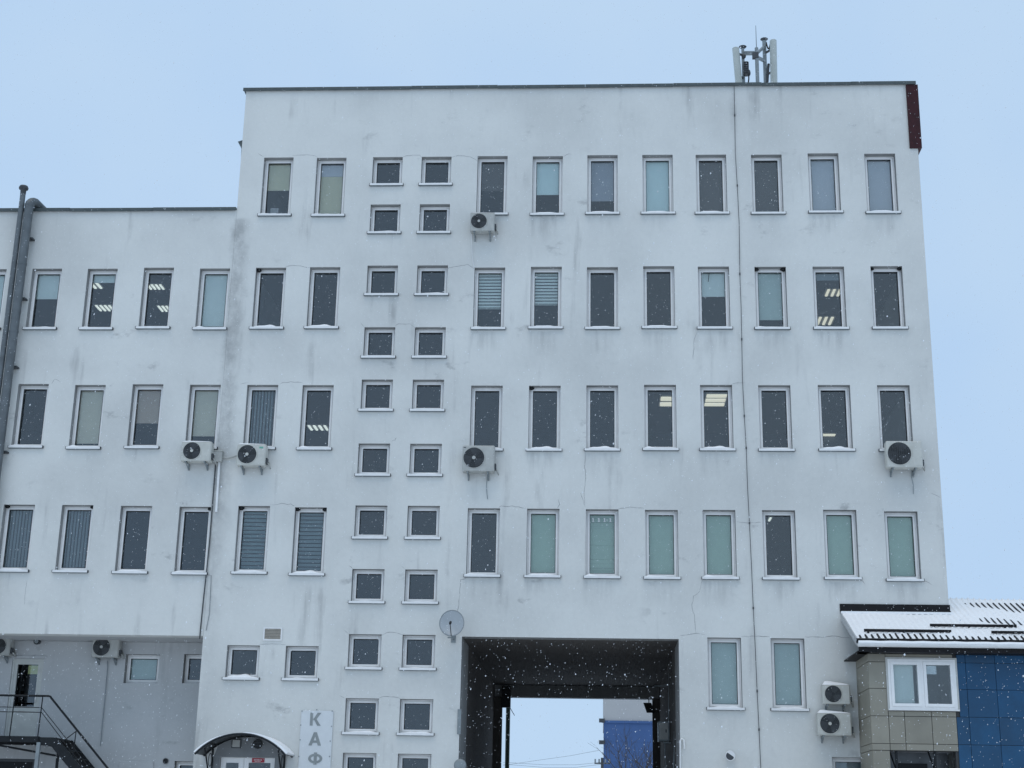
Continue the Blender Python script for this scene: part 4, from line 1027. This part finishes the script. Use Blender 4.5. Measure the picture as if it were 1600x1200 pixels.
# annex window
w = awin; mid = at(1441, 1070, AYF).x
m = MB(); y0, y1 = AYF - .035, AYF + .10
frame_rect(m, w[0], w[1], w[2], w[3], .055, y0, y1); m.box((mid - .035, y0, w[2] + .055), (mid + .035, y1, w[3] - .055)); aw = m.build('window', PVC, an2)
for xa, xb2 in ((w[0] + .055, mid - .035), (mid + .035, w[1] - .055)):
    m = MB(); frame_rect(m, xa + .002, xb2 - .002, w[2] + .057, w[3] - .057, .07, y0 - .014, y1 - .03); m.build('sash', PVC, aw)
    MB().box((xa + .07, AYF + .0, w[2] + .127), (xb2 - .07, AYF + .012, w[3] - .127)).build('pane', GLASS, aw)
MB().box((w[0] + .12, AYF + .12, w[2] + .1), (w[0] + .62, AYF + .125, w[3] - .1)).build('blind', BL['pale'], aw)
MB().box((mid + .11, AYF + .03, w[3] - .34), (mid + .36, AYF + .034, w[3] - .14)).build('paper_notice', WHITEP, aw)
MB().box((w[0] - .03, y0 - .05, w[2] - .035), (w[1] + .03, y0 - .001, w[2] - .002)).build('sill', SILL, aw)
m = MB(); frame_rect(m, w[0] - .045, w[1] + .045, w[2] - .04, w[3] + .045, .044, AYF - .028, AYF + .029); m.build('surround', simple('grey_window_trim', (.50, .50, .47), .5), aw)
# roof
RX0 = 6.135; zr0 = 6.13; ye = -2.12; zre = 5.22; slope = (zr0 - zre) / -ye
yr = 1.15; zrr = zr0 + slope * yr; RX1 = AX1 + .3
rib = .147; def_n = int((RX1 - RX0) / rib)
def rz(y): return zr0 + slope * y
m = MB()
def rib_profile(x):
    u = ((x - RX0) % rib) / rib
    return .0 if u < .58 else (.036 * (u - .58) / .10 if u < .68 else (.036 if u < .9 else .036 * (1 - u) / .10))
m = MB(); rows = [ye, 0.0, yr]
def sheet(xa, xb2, ya, yb2, thick=.004):
    vs = []; xs_ = []
    k = 0; x = xa
    while x < xb2 - 1e-6:
        xs_ += [x, min(xb2, x + rib*.58), min(xb2, x + rib*.68), min(xb2, x + rib*.9)]; x += rib
    xs_.append(xb2); n = len(xs_)
    prof = lambda i: (0, 0, .036, .036)[i % 4] if i < n - 1 else 0
    for yy in (ya, yb2):
        for i, x in enumerate(xs_): vs.append((x, yy, rz(yy) + prof(i)))
    for yy in (ya, yb2):
        for i, x in enumerate(xs_): vs.append((x, yy, rz(yy) + prof(i) - thick))
    fs = [(i, i+1, n+i+1, n+i) for i in range(n-1)] + [(2*n+i+1, 2*n+i, 3*n+i, 3*n+i+1) for i in range(n-1)] + [(i+1, i, 2*n+i, 2*n+i+1) for i in range(n-1)]
    m.add(vs, fs)
sheet(RX0, RX1, ye, -.012)
XR_ = RX0 + rib * math.ceil((TR + .03 - RX0) / rib)
sheet(XR_, RX1, -.012, yr)
m.build('roof_sheet', BLACKF, an2)
m = MB(); m.add([(TR + .02, yr, zrr), (RX1, yr, zrr), (RX1, 4.6, zrr - 1.5), (TR + .02, 4.6, zrr - 1.5)], [(0, 1, 2, 3)]); m.build('rear_roof', SNOW, an2)
# snow blanket: thin over the ribs, worn off along the eave and on the open upper part
def h2(i, j, s): return math.sin(i * 12.9898 + j * 78.233 + s) * 43758.5453 % 1
def snowfield(xa, xb2, ya, yb2, name, upper, e0=True, e1=True):
    m = MB(); nx = int((xb2 - xa) / (rib / 6)); ny = max(8, int((yb2 - ya) / .06)); vs = []; fs = []
    for j in range(ny + 1):
        y = ya + (yb2 - ya) * j / ny
        for i in range(nx + 1):
            x = xa + (xb2 - xa) * i / nx
            nz = .010 * math.sin(x*2.1 + y*1.3) + .006 * math.sin(x*5.3 - y*4.1) + .004 * math.sin(x*11.7 + y*9.3) * math.sin(y*13.1 - x*3.7)
            hh = .034 + nz + .80 * rib_profile(x)
            e = (y - ye)
            ex = min(1, max(0, (.30 + .10 * math.sin(x * 1.9) + .04 * math.sin(x * 23) - e) / .08))
            if upper:
                k = min(1, max(0, (x - (TR + .25)) / .5)); t = min(1, max(0, (y + 1.0 + .25 * math.sin(x * 1.3)) / .3)) * min(1, max(0, (yr - .12 - y) / .12 + .0))
                ex = max(ex, k * t * (.75 + .5 * math.sin(x * 1.1 + y * 3)))
            ex = min(1, ex); hh = hh * (1 - ex) + (.016 + .3 * nz) * ex
            if upper: hh += max(0, (y - yr + .16)) * .30
            if j == 0 or j == ny or (e0 and i == 0) or (e1 and i == nx): hh = min(hh, .004)
            vs.append((x, y, rz(y) + hh))
    n = nx + 1
    fs = [(j*n+i, j*n+i+1, (j+1)*n+i+1, (j+1)*n+i) for j in range(ny) for i in range(nx)]
    m.add(vs, fs, True); m.build(name, SNOW, an2)
snowfield(RX0 + .01, XR_ - .02, ye + .03, -.03, 'snow_blanket', False, True, False)
snowfield(XR_ - .02, RX1, ye + .03, yr + .05, 'snow_blanket', True, False, True)
# eave: dark edge, gutter with snow, soffit, rake board
m = MB(); m.box((RX0, ye - .01, zre - .10), (RX1, ye + .004, zre + .002)); m.build('eave_trim', BLACKF, an2)
m = MB(); n = 10; gy, gz_ = ye - .075, zre - .125
prof = [(gy + .075*math.cos(t), gz_ + .075*math.sin(t)) for t in [math.pi + math.pi*i/n for i in range(n+1)]]
vs = [(RX0 + .02, y, z) for y, z in prof] + [(RX1, y, z) for y, z in prof]; k = n + 1
m.add(vs, [(i, i+1, k+i+1, k+i) for i in range(n)] + [tuple(range(k-1, -1, -1)), tuple(range(k, 2*k))], True); m.build('gutter', SILL, an2)
m = MB(); m.tube([(RX0 + .04 + i*.25, gy, gz_ + .012 + .006*math.sin(i*2.3)) for i in range(int((RX1 - RX0) / .25))], .062, 10); m.build('gutter_snow', SNOW, an2)
m = MB(); zs_ = zre - .31; m.box((RX0 + .05, ye + .005, zs_), (RX1, ye + .03, zre - .006)); m.build('fascia_board', BLACKF, an2)
m = MB(); m.box((RX0 + .05, ye + .031, zs_ + .004), (RX1, AYF + .05, zs_ + .03)); m.build('soffit', BLACKF, an2)
m = MB(); m.add([(RX0, ye, zre + .02), (RX0, -.005, zr0 + .02), (RX0, -.005, zr0 - .16), (RX0, ye, zre - .16), (RX0 + .03, ye, zre + .02), (RX0 + .03, -.005, zr0 + .02), (RX0 + .03, -.005, zr0 - .16), (RX0 + .03, ye, zre - .16)],
      [(0,1,2,3),(7,6,5,4),(0,4,5,1),(3,2,6,7),(0,3,7,4)]); m.build('rake_board', simple('pale_grey_board', (.45, .46, .46), .5), an2)
m = MB(); m.box((RX0 + .031, ye + .031, zs_ + .004), (AX0 - .002, -.005, zs_ + .03)); m.build('side_soffit', BLACKF, an2)
m = MB(); m.add([(RX0 + .06, ye + .04, zs_ + .031), (RX0 + .06, -.006, zs_ + .031), (RX0 + .06, -.006, zr0 - .06), (RX0 + .06, ye + .04, zre - .06)], [(0,1,2,3),(3,2,1,0)]); 
wf = at(1312, 944); m2 = MB(); m2.box((RX0 - .01, -.03, zr0 + .005), (TR + .02, -.002, zr0 + .235)); m2.build('wall_flashing', BLACKF, an2)
m = MB(); m.box((RX0, -.16, zr0 + .02 - .05), (TR + .06, -.031, zr0 + .03)); m.build('snow_ridge', SNOW, an2)
def guard(px0, px1, py):
    # snow guard bar on the roof plane: find the point of the roof under the pixel
    d = ray(px0, py); t = (rz(0) + .09 - EYE.z + slope * EYE.y) / (d.z - slope * d.y); P0 = EYE + d * t
    d = ray(px1, py + 1); t = (rz(0) + .09 - EYE.z + slope * EYE.y) / (d.z - slope * d.y); P1 = EYE + d * t
    y = P0.y; x0, x1 = P0.x, min(P1.x, RX1); sg_ = empty('snow_guard_holder', (0, 0, 0)); 
    bpy.data.objects.remove(sg_)
    m = MB(); z = rz(y) + .062
    m.box((x0, y - .012, z - .002), (x1, y + .012, z + .066)); m.build('snow_guard', BLACKF, an2)
    x = x0 + .1
    while x < x1:
        MB().box((x - .02, y - .005, rz(y) + .02), (x + .02, y + .09, z)).build('guard_bracket', BLACKF, an2); x += .85
guard(1350, 1486, 985); guard(1453, 1588, 977); guard(1549, 1690, 988)

# ------------------------------------------------------------------ beyond the passage
FY = 80.
a = at(943, 1100, FY); zb1 = at(980, 1128, FY).z
fb = empty('far_building', (a.x + 12, FY, 0), 'distant block with pale upper wall and blue lower panels seen through the passage', 'building')
MB().box((a.x, FY, zb1 + .02), (a.x + 26, FY + 14, zb1 + 8)).build('upper_wall', FARW, fb)
MB().box((a.x + .05, FY + .04, 0), (a.x + 25.9, FY + 13.9, zb1 + .02)).build('lower_core', BACKING, fb)
for j in range(6):
    for i in range(13):
        z1 = zb1 - j * zb1 / 6; MB().box((a.x + i*2 + .005, FY - .02, z1 - zb1/6 + .005), (a.x + i*2 + 1.995, FY + .038, z1 - .005)).build('blue_panel', FARB, fb)
MB().box((a.x - .15, FY - .12, zb1 - .1), (a.x + 26.1, FY - .021, zb1 + .08)).build('ledge', FARB, fb)
for py in (1126, 1160):
    p = at(941, py, FY - .1); MB().box((p.x - .25, FY - .3, p.z - .15), (a.x + .1, FY - .13, p.z + .15)).build('corner_lamp', DGREY, fb)
p = at(941, 1184, 60.)
up_ = empty('utility_pole', (p.x, 60, 0), 'thin distant utility pole with cross arm beside the blue building', 'pole')
MB().tube([(p.x, 60, 0), (p.x, 60, p.z)], .09, 8).build('shaft', DGREY, up_); MB().bar((p.x - .5, 60, p.z - .35), (p.x + .5, 60, p.z - .35), .08).build('cross_arm', DGREY, up_)
for s in (-.45, -.2, .2, .45): MB().tube([(p.x + s, 60, p.z - .3), (p.x + s, 60, p.z - .08)], .05, 8).build('insulator', GREYM, up_)
for k, (pts, lab) in enumerate([([(786,1196),(840,1188),(890,1181),(938,1172)], 'topmost rising overhead wire seen through the passage'), ([(786,1191),(850,1195),(900,1195),(941,1191)], 'middle sagging overhead wire seen through the passage'), ([(786,1194),(850,1199),(900,1199),(941,1194)], 'lowest sagging overhead wire seen through the passage')]):
    m = MB().tube([at(x, y, 60.) for x, y in pts], .010, 5); tag(m.build('overhead_wire', GREYM, None, at(*pts[-1], 60.)), lab, 'wire')
# bare tree in front of the blue building
tp = at(1008, 1178, 45.); tr = empty('bare_tree', (tp.x, 45, 0), 'leafless dark tree in front of the distant blue wall', 'tree')
rt_ = random.Random(4); tm = MB(); cm = MB()
tm.tube([(tp.x, 45, 0), (tp.x + .05, 45, 1.2), (tp.x - .03, 45, 2.2)], [.14, .11, .08], 8); tm.build('trunk', BARK, tr)
def branch(p, d, L, r, lev):
    q = p + d * L * .5 + Vector((rt_.uniform(-.1, .1), rt_.uniform(-.1, .1), .05)) * L; e = q + (d + Vector((rt_.uniform(-.3, .3), rt_.uniform(-.3, .3), .15))).normalized() * L * .5
    cm.tube([p, q, e], [r, r*.8, r*.55], 4, cap=False)
    if lev == 0: return
    for k in range(4 if lev > 1 else 3):
        s = rt_.uniform(.35, 1.); b_ = p.lerp(q, s*2) if s < .5 else q.lerp(e, s*2 - 1)
        nd = (d + Vector((rt_.uniform(-1, 1), rt_.uniform(-1, 1), rt_.uniform(-.1, .7)))).normalized()
        branch(b_, nd, L * rt_.uniform(.5, .72), r*.5, lev - 1)
for k in range(7):
    t = 2*math.pi*k/7; branch(Vector((tp.x, 45, 1.5 + .1*k)), Vector((math.cos(t)*.6, math.sin(t)*.6, .8)).normalized(), tp.z*.42 + .2, .045, 3)
cm.build('crown', BARK, tr)

# ------------------------------------------------------------------ falling snow
m = MB(); rs_ = random.Random(21); cnt = 0
OCT = [(0,1,2),(1,3,2),(3,4,2),(4,0,2),(1,0,5),(3,1,5),(4,3,5),(0,4,5)]
while cnt < 42000:
    y = -38 + (37.2 ** 3 * rs_.random() + 64 * 1.) ** (1/3)
    D = y + 38
    if D < 6.5 or y > -.7: continue
    x = rs_.uniform(-.62, .5) * D; z = EYE.z + rs_.uniform(-.12, .68) * D
    if z < 0.1: continue
    r = rs_.uniform(.0024, .0052) * (1.3 if rs_.random() < .06 else 1) * (.75 + D / 60)
    c = Vector((x, y, z)); ln = rs_.uniform(1., 1.9)
    du = Vector((.28, .1, 1)).normalized() * r * ln; dx_ = Vector((1, 0, -.28)).normalized() * r; dy_ = Vector((0, 1, 0)) * r
    m.add([c + dx_, c + dy_, c + du, c - dx_, c - dy_, c - du], OCT, True); cnt += 1
fm, ft, fbn = newmat('snowflake'); fbn.inputs['Base Color'].default_value = (.93, .95, .97, 1); fbn.inputs['Roughness'].default_value = .9
tl_ = ft.nodes.new('ShaderNodeBsdfTranslucent'); tl_.inputs['Color'].default_value = (.93, .95, .97, 1)
ms_ = ft.nodes.new('ShaderNodeMixShader'); ms_.inputs[0].default_value = .5
ft.links.new(fbn.outputs[0], ms_.inputs[1]); ft.links.new(tl_.outputs[0], ms_.inputs[2])
tp_ = ft.nodes.new('ShaderNodeBsdfTransparent'); m2_ = ft.nodes.new('ShaderNodeMixShader'); m2_.inputs[0].default_value = .15     # loose crystals let light through
ft.links.new(ms_.outputs[0], m2_.inputs[1]); ft.links.new(tp_.outputs[0], m2_.inputs[2]); ft.links.new(m2_.outputs[0], ft.nodes['Material Output'].inputs['Surface'])
tag(m.build('falling_snow', fm), 'small white snowflakes falling in front of the building', 'snow', kind='stuff')
